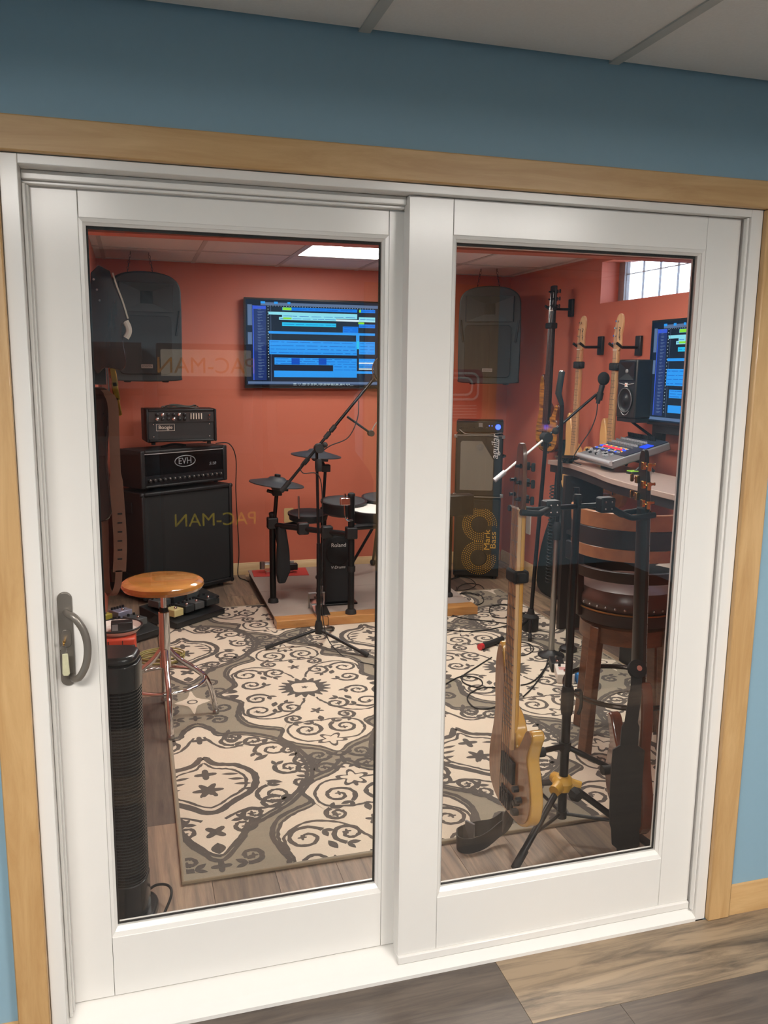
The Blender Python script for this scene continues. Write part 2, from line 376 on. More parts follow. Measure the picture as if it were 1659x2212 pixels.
# ------------------------------------------------------------------ trim
struct('trim_1', MB().bx(-.07, 1.885, -.016, .0035, 2.014, 2.082), MAPLE, 'maple head casing over the sliding door', bevel=.003)
struct('trim_2', MB().bx(-.07, -.0006, -.016, .0035, 0, 2.0135), MAPLE_V, 'maple side casing beside the door handle', bevel=.003)
struct('trim_3', MB().bx(1.8106, 1.885, -.016, .0035, 0, 2.0135), MAPLE_V, 'maple side casing beside the fixed door panel', bevel=.004)
def baseboard(name, label, M, l, m=MAPLE):
    prof = [(0, 0), (-.012, 0), (-.012, .072), (-.008, .078), (-.006, .09), (0, .093)]
    b = MB(); n = len(prof)
    vs = [(0, y, z) for y, z in prof] + [(l, y, z) for y, z in prof]
    b.add(vs, [tuple(range(n - 1, -1, -1)), tuple(range(n, 2 * n))] + [(k, (k + 1) % n, n + (k + 1) % n, n + k) for k in range(n)], M)
    return struct(name, b, m, label)
baseboard('baseboard_hall_right', 'maple baseboard under the blue wall right of the casing', yaw((1.8856, .0036, 0), 0), 2.3)
baseboard('baseboard_hall_left', 'maple baseboard under the blue wall left of the casing', yaw((-2.39, .0036, 0), 0), 2.3194)
baseboard('baseboard_back', 'pale wood baseboard along the terracotta back wall', yaw((XL + .01, YB, 0), 0), XR - XL - .03, BASEW)
baseboard('baseboard_right', 'pale wood baseboard along the terracotta side wall with guitars', yaw((XR, YB - .015, 0), -90), YB - .2, BASEW)
# ------------------------------------------------------------------ the sliding door unit
df = thing('door_1', 'white frame and sill of the sliding patio door', None, (.905, 0, 0), kind='structure')
JL, JR, HB = .034, 1.775, 1.994
MB().bx(0, JL, 0, .14, 0, 2.013).build('jamb', WHITE, df, world=True, bevel=.0015)
MB().bx(JR, 1.81, 0, .14, 0, 2.013).build('jamb', WHITE, df, world=True, bevel=.0015)
MB().bx(JL, JR, 0, .14, HB, 2.013).build('frame_head', WHITE, df, world=True, bevel=.0015)
MB().bx(JL, .862, .05, .062, 1.975, HB - .0005).bx(JL, .862, .064, .084, 1.968, HB - .0005).build('head_stop', WHITE, df, world=True, bevel=.002)
MB().bx(JL + .0005, JL + .008, .045, .06, .04, 1.967).bx(JL + .0005, JL + .012, .064, .083, .04, 1.967).build('jamb_stop', WHITE, df, world=True, bevel=.002)
MB().bx(JR - .008, JR - .0005, .006, .02, .03, HB - .001).build('jamb_stop', WHITE, df, world=True, bevel=.002)
sill = MB(); sp = [(-.004, 0), (-.004, .010), (.012, .018), (.016, .022), (.024, .026), (.08, .042), (.14, .042), (.14, 0)]
n = len(sp)
sill.add([(JL, y, z) for y, z in sp] + [(JR, y, z) for y, z in sp], [tuple(range(n - 1, -1, -1)), tuple(range(n, 2 * n))] + [(k, (k + 1) % n, n + (k + 1) % n, n + k) for k in range(n)])
sill.build('sill', WHITE, df, world=True)
def door_panel(name, label, x0, x1, gx0, gx1, z0, z1, gz0, gz1, y0, y1, gy):
    t = thing(name, label, None, ((x0 + x1) / 2, y0, z0), kind='structure')
    e = .0004; bo = .014
    MB().bx(x0, gx0 - bo - e, y0, y1, z0, z1).build('stile', WHITE, t, world=True, bevel=.0012)
    MB().bx(gx1 + bo + e, x1, y0, y1, z0, z1).build('stile', WHITE, t, world=True, bevel=.0012)
    MB().bx(gx0 - bo + e, gx1 + bo - e, y0, y1, gz1 + bo, z1).build('rail', WHITE, t, world=True, bevel=.0012)
    MB().bx(gx0 - bo + e, gx1 + bo - e, y0, y1, z0, gz0 - .02).build('rail', WHITE, t, world=True, bevel=.0012)
    o_ = [(gx0 - bo, gz0 - .02), (gx1 + bo, gz0 - .02), (gx1 + bo, gz1 + bo), (gx0 - bo, gz1 + bo)]
    i_ = [(gx0, gz0), (gx1, gz0), (gx1, gz1), (gx0, gz1)]
    m_ = [(o_[k][0] * .45 + i_[k][0] * .55, o_[k][1] * .45 + i_[k][1] * .55) for k in range(4)]
    for k in range(4):
        j = (k + 1) % 4; b = MB()
        rows = [(o_, y0 + .0015), (m_, y0 + .005), (m_, y0 + .007), (i_, gy - .001), (i_, y1 - .001), (o_, y1 - .001)]
        vs = []
        for R_, y in rows: vs += [(R_[k][0], y, R_[k][1]), (R_[j][0], y, R_[j][1])]
        fs = [(2 * a, 2 * a + 1, 2 * a + 3, 2 * a + 2) for a in range(5)] + [(10, 11, 1, 0), (0, 2, 4, 6, 8, 10), (11, 9, 7, 5, 3, 1)]
        b.add(vs, fs); b.build('glazing_bead', WHITE, t, world=True, smooth=False)
    g = MB()
    for a, b_, c, d in ((gx0, gx0 + .004, gz0, gz1), (gx1 - .004, gx1, gz0, gz1), (gx0 + .004, gx1 - .004, gz0, gz0 + .004), (gx0 + .004, gx1 - .004, gz1 - .006, gz1)):
        g.bx(a, b_, gy + .008, gy + .012, c, d)
    g.build('glazing_seal', RUBBER, t, world=True, smooth=False)
    MB().bx(gx0 + .001, gx1 - .001, gy, gy + .005, gz0 + .001, gz1 - .001).build('glass_pane', GLASS, t, world=True, smooth=False)
    return t
slide = door_panel('door_2', 'sliding door panel with a pull handle, set back behind the fixed panel', JL + .002, .905, .153, .817, .046, 1.99, .226, 1.897, .085, .125, .1)
fixed = door_panel('door_3', 'fixed door panel without a handle, in front of the sliding one', .862, JR - .008, .985, 1.652, .05, HB - .001, .222, 1.897, .028, .068, .043)
MB().bx(.862, JR - .008, .02, .06, .028, .0495).build('bottom_strip', WHITE, fixed, world=True, bevel=.002)
MB().bx(.866, .88, .069, .084, .05, 1.965).build('interlock', WHITE, fixed, world=True, bevel=.001)
BRONZE = mat('bronze handle metal', '#857E76', .35, metal=.5, var=.05)
yp = .0848
hd = MB().prism(rrect(.032, .222, .0155, 6, .071, .982), -.002, .006, frame((0, yp, 0), (1, 0, 0), (0, 0, 1), (0, -1, 0))).build('handle_plate', BRONZE, slide, world=True, bevel=.002)
MB().tube(spline([(.073, yp - .004, 1.046), (.08, yp - .028, 1.047), (.094, yp - .04, 1.041), (.111, yp - .043, 1.012), (.118, yp - .043, .975), (.114, yp - .043, .935), (.1, yp - .042, .905), (.086, yp - .03, .894), (.08, yp - .004, .893)], 6),
          [.0075] * 9 + [.0085] * 30 + [.0075] * 20, 12).build('pull_bar', BRONZE, hd, world=True)
MB().prism(rrect(.022, .042, .010, 5, .071, .985), 0, .009, frame((0, yp, 0), (1, 0, 0), (0, 0, 1), (0, -1, 0))).build('lock_cylinder', BRONZE, hd, world=True, bevel=.001)
key = thing('door_key', 'small key with a pale plastic tag hanging from the door lock', 'key', (.071, yp - .01, .985))
MB().bx(.0665, .0705, yp - .028, yp - .009, .981, .984).lathe([(.006, -.001), (.006, .001)], (.0665, yp - .032, .981), (1, .3, 0), 12).build('key_blade', GOLD, key, world=True)
MB().tube([(.066 + .007 * math.cos(a), yp - .035, .968 + .009 * math.sin(a)) for a in np.linspace(0, 6.28, 14)[:-1]], .0008, 6, closed=True).build('key_ring', CHROME, key, world=True)
MB().prism([(-.006, 0), (.006, 0), (.0085, -.048), (.004, -.053), (-.006, -.052), (-.008, -.046)], -.003, .003, frame((.069, yp - .034, .958), (1, 0, 0), (0, 0, 1), (0, -1, 0))).build('key_tag', mat('clear yellowish plastic', '#C9C6A6', .3, var=.2, scale=80), key, world=True, bevel=.002)
# ------------------------------------------------------------------ area rug with scrolled medallions woven in
RX0, RX1, RY0, RY1, RZ = .332, 2.77, .577, 3.63, .011
rug = thing('area_rug', 'large cream and charcoal rug with scrolled medallions on the plank floor', 'rug', ((RX0 + RX1) / 2, (RY0 + RY1) / 2, 0))
TAUPE = mat('taupe rug pile', '#8E8574', .95, var=.12, scale=220, bump=.6)
CREAM = mat('cream rug pile', '#D3C6B2', .95, var=.1, scale=220, bump=.6)
CHAR = mat('charcoal rug pile', '#544F4A', .95, var=.2, scale=220, bump=.6)
MB().bx(RX0, RX1, RY0, RY1, .001, RZ).build('rug_field', TAUPE, rug, world=True, smooth=False)
MB().tube([(RX0, RY0, .007), (RX1, RY0, .007), (RX1, RY1, .007), (RX0, RY1, .007)], .0065, 8, closed=True).build('binding', mat('rug binding', '#8C7C66', .9, var=.1), rug, world=True)
def clip(poly, e=.012):
    for ax, lim, sg in ((0, RX0 + e, 1), (0, RX1 - e, -1), (1, RY0 + e, 1), (1, RY1 - e, -1)):
        out = []
        for i in range(len(poly)):
            a, b = poly[i - 1], poly[i]; da, db = (a[ax] - lim) * sg, (b[ax] - lim) * sg
            if (da >= 0) != (db >= 0):
                t = da / (da - db); out.append((a[0] + (b[0] - a[0]) * t, a[1] + (b[1] - a[1]) * t))
            if db >= 0: out.append(b)
        poly = out
        if len(poly) < 3: return None
    return poly
class Pile:
    def __init__(s, z): s.mb = MB(); s.z = z; s.k = 0
    def poly(s, p):
        p = clip(p)
        if p: s.mb.add([(q[0], q[1], s.z + (s.k % 40) * 4e-6) for q in p], [tuple(range(len(p)))])
    def star(s, c, pts):
        s.k += 1
        for i in range(len(pts)): s.poly([c, pts[i - 1], pts[i]] if cross2(c, pts[i - 1], pts[i]) > 0 else [c, pts[i], pts[i - 1]])
    def stroke(s, pts, w_, jit=.0026):
        s.k += 1
        P = [Vector((p[0], p[1])) for p in pts]; Lf = []; Rt = []
        for i, p in enumerate(P):
            t = (P[min(i + 1, len(P) - 1)] - P[max(i - 1, 0)])
            if t.length < 1e-9: t = Vector((1, 0))
            t.normalize(); nn = Vector((-t.y, t.x)); ww = w_[i] if isinstance(w_, list) else w_
            Lf.append(p + nn * (ww / 2 + random.uniform(-jit, jit))); Rt.append(p - nn * (ww / 2 + random.uniform(-jit, jit)))
        for i in range(len(P) - 1): s.poly([tuple(Rt[i]), tuple(Rt[i + 1]), tuple(Lf[i + 1]), tuple(Lf[i])])
def cross2(a, b, c): return (b[0] - a[0]) * (c[1] - a[1]) - (b[1] - a[1]) * (c[0] - a[0])
cream = Pile(RZ + .0004); dark = Pile(RZ + .0008); top = Pile(RZ + .0012); mid = Pile(RZ + .0010)
def T2(c, p, sx=1, sy=1, k=1.): return (c[0] + p[0] * sx * k, c[1] + p[1] * sy * k)
def blobs(pile, c, r, n=5, k=.45, a0=0.):
    pts = [(c[0] + r * (1 + k * math.cos(n * t)) / (1 + k) * math.cos(t + a0), c[1] + r * (1 + k * math.cos(n * t)) / (1 + k) * math.sin(t + a0)) for t in np.linspace(0, 2 * math.pi, n * 8, endpoint=False)]
    pile.star(c, pts)
def leaf(pile, c, ang, l, w_):
    u = (math.cos(ang), math.sin(ang)); v = (-u[1], u[0]); pts = []
    for t in np.linspace(0, 1, 7): pts.append((c[0] + u[0] * l * t + v[0] * w_ * math.sin(math.pi * t) * .5, c[1] + u[1] * l * t + v[1] * w_ * math.sin(math.pi * t) * .5))
    for t in np.linspace(1, 0, 7)[1:-1]: pts.append((c[0] + u[0] * l * t - v[0] * w_ * math.sin(math.pi * t) * .5, c[1] + u[1] * l * t - v[1] * w_ * math.sin(math.pi * t) * .5))
    m_ = (c[0] + u[0] * l * .5, c[1] + u[1] * l * .5); pile.star(m_, pts)
def spiral(pile, c, r, a0, sgn, turns=1.35, w_=.0155):
    pts = []; ws = []
    for t in np.linspace(0, 1, 34):
        a = a0 - sgn * 2 * math.pi * turns * t; rr = r * (1 - .8 * t)
        pts.append((c[0] + rr * math.cos(a), c[1] + rr * math.sin(a))); ws.append(w_ * (1.25 - .45 * t))
    pile.stroke(pts, ws); e = pts[-1]; blobs(pile, e, .017, 4, .4)
    p0 = pts[0]; ta = a0 + sgn * math.pi / 2; leaf(pile, p0, ta + .35 * sgn, .05, .024); leaf(pile, p0, ta - .7 * sgn, .045, .02)
def outline(c, quad, k=1., n=6, full=False):
    if full: q = [(x, y) for x, y in quad] + [(-x, y) for x, y in reversed(quad[1:-1])]
    else:
        q = list(quad); q += [(x, -y) for x, y in reversed(quad[:-1])]; q += [(-x, y) for x, y in reversed(q[1:-1])]
    return [T2(c, (p[0], p[1]), 1, 1, k) for p in spline([(a, b, 0) for a, b in q], n, True)]
QA = [(0, .79), (.07, .72), (.17, .66), (.225, .58), (.2, .49), (.28, .44), (.345, .385), (.375, .29), (.36, .2), (.345, .12), (.39, .06), (.445, 0)]
def med_A(c):
    o = outline(c, QA, .94); cream.star(c, o); dark.stroke(outline(c, QA, .985) + outline(c, QA, .985)[:1], .019); dark.stroke(o + o[:1], .013)
    blobs(dark, c, .135, 18, .16); blobs(mid, c, .075, 4, .12, .78); blobs(top, c, .018, 5, .3)
    for sx in (1, -1):
        for sy in (1, -1):
            S = lambda x, y: T2(c, (x, y), sx, sy); sg = sx * sy
            for x, y, r, a, d in ((.26, .24, .075, 2.6, 1), (.25, .095, .062, 3.6, -1), (.11, .235, .062, -1.2, -1), (.085, .50, .068, -2.2, 1), (.12, .37, .045, 1.2, 1)):
                aa = a if sx > 0 else math.pi - a
                aa = aa if sy > 0 else -aa
                spiral(dark, S(x, y), r, aa, d * sg)
            dark.stroke([S(*p[:2]) for p in spline([(.03, .14, 0), (.05, .2, 0), (.13, .31, 0), (.24, .34, 0), (.33, .27, 0), (.33, .18, 0)], 6)], .012)
            dark.stroke([S(*p[:2]) for p in spline([(.0, .42, 0), (.05, .41, 0), (.15, .44, 0), (.17, .53, 0), (.12, .61, 0), (.03, .62, 0)], 6)], .012)
            for a in (.0, .35, .7): leaf(dark, S(.33, .02 + .012 * a), (a if sx > 0 else math.pi - a) * (1 if sy > 0 else -1) + 0, .07, .022)
            leaf(dark, S(.17, .15), 1.2 * sy if sx > 0 else math.pi - 1.2 * sy, .06, .03)
    for sy in (1, -1):
        blobs(dark, T2(c, (0, .30), 1, sy), .035, 5, .4, 1.57 * sy); blobs(dark, T2(c, (0, .62), 1, sy), .07, 5, .35, 1.57 * sy); blobs(mid, T2(c, (0, .62), 1, sy), .05, 5, .35, 1.57 * sy)
        leaf(dark, T2(c, (0, .36), 1, sy), 1.57 * sy, .06, .03)
QB = [(0, .56), (.06, .5), (.09, .43), (.2, .41), (.32, .33), (.40, .2), (.43, .04), (.40, -.1), (.31, -.24), (.2, -.33), (.12, -.39), (.08, -.47), (0, -.57)]
ON = [(0, .25), (.045, .185), (.13, .15), (.185, .06), (.17, -.05), (.09, -.13), (0, -.2)]
def med_B(c):
    o = outline(c, QB, .93, 6, True); cream.star(c, o); o2 = outline(c, QB, .98, 6, True); dark.stroke(o2 + o2[:1], .019); dark.stroke(o + o[:1], .013)
    b = T2(c, (0, -.05)); q = outline(b, ON, 1.0, 6, True); dark.stroke(q + q[:1], .03); q = outline(b, ON, .8, 6, True); dark.stroke(q + q[:1], .012)
    blobs(dark, T2(b, (0, .1)), .045, 4, .4); blobs(dark, T2(b, (0, -.03)), .06, 6, .35); blobs(mid, T2(b, (0, -.1)), .035, 5, .2)
    for sx in (1, -1):
        S = lambda x, y: T2(c, (x, y), sx, 1); A_ = lambda a: a if sx > 0 else math.pi - a
        for x, y, r, a, d in ((.29, .21, .075, 3.3, 1), (.33, .03, .06, 2.6, -1), (.24, -.17, .075, 1.8, -1), (.13, .34, .05, -1.4, 1), (.1, -.36, .05, 1.4, 1)):
            spiral(dark, S(x, y), r, A_(a), d * sx)
        for k in range(4): leaf(dark, T2(b, (.06 + .02 * k, .09 - .045 * k), sx, 1), A_(-.2), .07, .02)
        dark.stroke([S(*p[:2]) for p in spline([(.02, .4, 0), (.1, .27, 0), (.22, .3, 0), (.33, .3, 0), (.38, .17, 0), (.36, .08, 0)], 6)], .013)
        dark.stroke([S(*p[:2]) for p in spline([(.04, -.3, 0), (.13, -.25, 0), (.2, -.26, 0), (.3, -.2, 0), (.37, -.08, 0)], 6)], .013)
        leaf(dark, S(.2, .12), A_(.6), .08, .03); leaf(dark, S(.22, -.06), A_(-.4), .07, .03)
    blobs(dark, T2(c, (0, .37)), .04, 4, .4); blobs(dark, T2(c, (0, -.38)), .045, 4, .4, .78); leaf(dark, T2(c, (0, -.45)), -1.57, .07, .05)
for k in range(-1, 4):
    for m_ in range(-1, 4):
        med_A((1.012 + 1.112 * k, 2.08 + 1.6 * m_)); med_B((.456 + 1.112 * k, 1.22 + 1.6 * m_))
        for cx_, cy_, S_ in ((.556, -.05, ((.13, .1, .055, 3.6, 1), (.1, .24, .045, 4.4, -1))), (0., -.82, ((.09, .06, .05, 3.4, -1), (.16, -.04, .045, 2.2, 1), (.2, .14, .045, 3.9, 1), (.33, .27, .05, 4., -1), (.41, .33, .045, 1., 1)))):
            g_ = (1.012 + 1.112 * k + cx_, 2.08 + 1.6 * m_ + cy_)
            if cx_: 
                cream.star(g_, [T2(g_, p[:2]) for p in spline([(0, .15, 0), (.022, .05, 0), (.085, 0, 0), (.022, -.05, 0), (0, -.15, 0), (-.022, -.05, 0), (-.085, 0, 0), (-.022, .05, 0)], 3, True)])
                dark.stroke([T2(g_, (.022 * math.cos(a), .022 * math.sin(a))) for a in np.linspace(0, 6.3, 16)], .008, .0008)
            for sx in (1, -1):
                for sy in (1, -1):
                    for x, y, r, a, d in S_:
                        aa = a if sx > 0 else math.pi - a
                        spiral(dark, T2(g_, (x, y), sx, sy), r, aa if sy > 0 else -aa, d * sx * sy, 1.2, .017)
            blobs(dark, g_ if not cx_ else T2(g_, (0, .2)), .035, 4, .4); blobs(dark, T2(g_, (0, -.2)), .03, 4, .4)
for pl, m_, nm in ((cream, CREAM, 'cream_pile'), (dark, CHAR, 'charcoal_pile'), (mid, CREAM, 'cream_pile'), (top, CHAR, 'charcoal_pile')):
    o = pl.mb.build(nm, m_, rug, world=True, smooth=False); o['kind'] = 'stuff'
# ------------------------------------------------------------------ adjustable stool
SX, SY = .333, 1.86
st = thing('stool', 'round honey coloured wooden stool on a chrome pedestal with four curved legs', 'stool', (SX, SY, .002))
HONEY = wood('varnished honey wood', '#9A6530', '#C18A4A', .12, 2.2, (1, 5, 5), coat=.8)
MB().lathe([(.02, .62), (.15, .62), (.17, .626), (.179, .64), (.177, .654), (.165, .663), (.145, .667), (.01, .667)], n=48).build('seat', HONEY, st)
MB().lathe([(.05, .61), (.05, .6195)], n=24).build('seat_plate', CHROME, st)
MB().lathe([(.013, .45), (.013, .612)], n=20).build('post', CHROME, st)
MB().lathe([(.024, .26), (.024, .515), (.021, .518)], n=24).build('column', CHROME, st)
MB().lathe([(.022, .515), (.018, .535)], n=20).build('collar', RUBBER, st)
for a in (-88, 2, 92, 182):
    c, s_ = math.cos(math.radians(a)), math.sin(math.radians(a))
    lg = MB().tube([(c * p[0], s_ * p[0], p[2]) for p in spline([(.018, 0, .34), (.06, 0, .29), (.13, 0, .235), (.175, 0, .19), (.2, 0, .13), (.213, 0, .06), (.22, 0, .018)], 6)], .0125, 12).build('leg', CHROME, st)
    MB().lathe([(.015, .0115), (.015, .025), (.012, .03)], (c * .22, s_ * .22, 0), n=14).build('foot_cap', STEEL, lg)
MB().tube([(.172 * math.cos(a), .172 * math.sin(a), .195) for a in np.linspace(0, 2 * math.pi, 49)[:-1]], .0085, 10, closed=True).build('foot_ring', CHROME, st)
# ------------------------------------------------------------------ tower heater
ht = thing('tower_heater', 'tall black tower heater with a slatted grille beside the door', 'heater', yaw((.152, .47, 0), -12))
HBK = mat('glossy charcoal plastic', '#22272A', .25, var=.06)
MB().prism(rrect(.2, .18, .07, 6), 0, .03).build('base', HBK, ht, bevel=.006)
MB().prism(rrect(.158, .14, .055, 6), .03, .135).build('lower_housing', HBK, ht, bevel=.003)
MB().prism(rrect(.12, .1, .04, 6), .13, .715).build('inner_core', mat('dark heater core', '#0C0D0E', .8), ht)
for k in range(62):
    MB().prism(rrect(.154, .137, .053, 5), .139 + k * .0093, .1425 + k * .0093).build('grille_slat', HBK, ht, smooth=False)
for a in (-60, -15, 30): 
    MB().bx(-.003, .003, -.0685, -.062, .135, .715, Matrix.Rotation(math.radians(a), 4, 'Z') @ Matrix.Translation((0, .004, 0))).build('grille_rib', HBK, ht)
MB().prism(rrect(.158, .14, .055, 6), .715, .79).build('upper_housing', HBK, ht, bevel=.003)
MB().prism(rrect(.15, .132, .05, 6), .79, .815).build('top_cap', HBK, ht, bevel=.012, seg=4)
tag(MB().tube(spline([(.215, .52, .03), (.25, .53, .045), (.285, .51, .05), (.292, .46, .05), (.265, .41, .02), (.235, .36, .006), (.2, .34, .006)], 6), .004, 8).build('power_cord', RUBBER), 'black power cord looping beside the tower heater', 'cord')
# ------------------------------------------------------------------ guitar amplifier stack
A0, A1 = Vector((.267, 3.854, 0)), Vector((.906, 4.261, 0))
ang = math.degrees(math.atan2(A1.y - A0.y, A1.x - A0.x))
def amp_frame(z, off=0., along=0.):    # local: x along the front, y to the back, z up
    return Matrix.Translation((0, 0, z)) @ yaw(tuple((A0 + A1) / 2), ang) @ Matrix.Translation((along, off, 0))
cab = thing('speaker_cabinet', 'big black guitar speaker cabinet standing under two amplifier heads', 'speaker', amp_frame(0))
MB().bx(-.38, -.355, 0, .33, .03, .76).bx(.355, .38, 0, .33, .03, .76).bx(-.355, .355, 0, .33, .735, .76).bx(-.355, .355, 0, .33, .03, .06).bx(-.355, .355, .05, .33, .06, .735).build('shell', TOLEX, cab, bevel=.008)
MB().bx(-.353, .353, .015, .048, .063, .733).build('grille_cloth', mat('black grille cloth', '#1B1D1E', .8, var=.3, scale=500, bump=.4), cab)
for x in (-.3, .3):
    for y in (.06, .3): MB().lathe([(.02, 0), (.022, .03)], (x, y, 0), n=14).build('foot', RUBBER, cab)
for z in (.15, .65):
    MB().bx(-.384, -.379, .12, .24, z - .04, z + .04).build('side_handle', RUBBER, cab, bevel=.002)
for x in (-.372, .372):
    for z in (.04, .745): MB().ball((x, .012, z), .018, 10, 6, (1, .8, 1)).build('corner_guard', BLACK, cab)
h1 = thing('guitar_amplifier', 'wide black amplifier head with an oval badge on the big cabinet', 'amplifier', amp_frame(.785, .02, -.005))
MB().bx(-.36, -.325, 0, .28, 0, .255).bx(.325, .36, 0, .28, 0, .255).bx(-.325, .325, 0, .28, .232, .255).bx(-.325, .325, 0, .28, 0, .02).bx(-.325, .325, .06, .28, .02, .232).build('shell', TOLEX, h1, bevel=.008)
MB().bx(-.323, .323, .012, .058, .085, .231).build('front_panel', mat('gloss black panel', '#0E0F11', .15, var=.05), h1)
MB().bx(-.323, .323, .008, .058, .021, .084).build('control_panel', mat('dark control panel', '#1A1B1E', .3), h1)
MB().bx(-.325, .325, .004, .012, .228, .234).build('piping', SILVER, h1)
for i in range(16):
    k = MB().lathe([(.012, 0), (.011, .018), (.008, .02)], (-.295 + i * .0393, .008, .052), (0, -1, 0), 14).build('knob', mat('knob dark', '#2A2B2D', .3), h1)
    MB().bx(-.296 + i * .0393, -.294 + i * .0393, -.0135, -.0118, .053, .063).build('pointer', OFFW, k, smooth=False)
ov = spline([(.085 * math.cos(a), .038 * math.sin(a), 0) for a in np.linspace(0, 2 * math.pi, 33)[:-1]], 1, True)
BADGE = mat('grey badge', '#8C9196', .4, var=.03)
MF = frame((0, .012, .165), (1, 0, 0), (0, 0, 1), (0, -1, 0))
MB().tube([(p.x, p.y, .002) for p in ov], .003, 6, closed=True, M=MF).build('oval_badge', BADGE, h1)
lettering('EVH', .062, MF @ Matrix.Translation((0, 0, .001)), BADGE, h1, sx=1.0)
lettering('5150', .03, frame((.235, .0115, .13), (1, 0, 0), (0, 0, 1), (0, -1, 0)), BADGE, h1, shear=.3)
MB().tube(spline([(-.1, .14, .258), (0, .14, .272), (.1, .14, .258)], 6), .009, 8).build('carry_handle', RUBBER, h1)
for x in (-.29, .29):
    for y in (.05, .23): MB().lathe([(.014, -.014), (.016, 0)], (x, y, 0), n=12).build('foot', RUBBER, h1)
h2 = thing('guitar_amplifier', 'small black amplifier head with rows of knobs, topmost of its stack', 'amplifier', amp_frame(1.085, .02, -.03) @ Matrix.Rotation(math.radians(-26), 4, 'Z'))
MB().bx(-.24, -.222, 0, .25, 0, .225).bx(.222, .24, 0, .25, 0, .225).bx(-.222, .222, 0, .25, .207, .225).bx(-.222, .222, 0, .25, 0, .018).bx(-.222, .222, .05, .25, .018, .207).build('shell', TOLEX, h2, bevel=.007)
MB().bx(-.221, .221, .01, .049, .019, .135).build('front_panel', mat('charcoal vinyl', '#26282A', .6, var=.2, scale=300), h2)
MB().bx(-.221, .221, .006, .049, .136, .2065).build('control_panel', mat('brushed dark panel', '#4A4C4E', .35, metal=.6), h2)
for r in range(2):
    for i in range(6): MB().lathe([(.012, 0), (.011, .014), (.005, .018)], (-.165 + i * .037, .006, .187 - r * .03), (0, -1, 0), 14).build('knob', CHROME if (i + r) % 3 == 1 else BLACK, h2)
for i in range(5):
    MB().bx(.06 + i * .018, .066 + i * .018, -.004, .006, .155, .195).build('slider', OFFW, h2, smooth=False)
for i in range(2): MB().lathe([(.008, 0), (.006, .012)], (.19, .006, .183 - i * .025), (0, -1, 0), 10).build('switch', CHROME, h2)
lettering('Boogie', .034, frame((-.11, .0095, .1), (1, 0, 0), (0, 0, 1), (0, -1, 0)), OFFW, h2)
MB().bx(-.172, -.048, .008, .0098, .076, .078).bx(-.172, -.048, .008, .0098, .121, .123).bx(-.172, -.17, .008, .0098, .078, .121).bx(-.05, -.048, .008, .0098, .078, .121).build('badge_frame', OFFW, h2, smooth=False)
for x in (-.19, .19):
    for z in (.035, .12): MB().ball((x, .01, z), .005, 8, 6).build('screw', CHROME, h2)
    for y in (.04, .2): MB().lathe([(.014, -.02), (.014, 0)], (x, y, 0), n=12).build('foot', RUBBER, h2)
cl = MB()
for k in range(3):
    R_ = .11 - .012 * k
    cl.tube([(R_ * 1.15 * math.cos(a) + .01, .11 + R_ * .6 * math.sin(a), .232 + .006 * k + .006 * math.sin(3 * a + k)) for a in np.linspace(0, 6.28, 30)[:-1]], .0035, 6, closed=True, M=WM[h2.name])
tag(cl.build('coiled_cable', mat('grey green cable', '#4B514E', .5)), 'loose coil of dark cable lying on the small amplifier head', 'cable')
tag(MB().tube(spline([(.80, 4.33, 1.047), (.9, 4.36, 1.04), (.95, 4.38, .93), (.95, 4.42, .7), (.96, 4.46, .5), (.97, 4.46, .2), (.955, 4.42, .03), (1.0, 4.35, .006), (1.02, 4.3, .006)], 8), .004, 6).build('amplifier_cable', RUBBER), 'black cable hanging from the amplifier stack down the terracotta wall', 'cable')
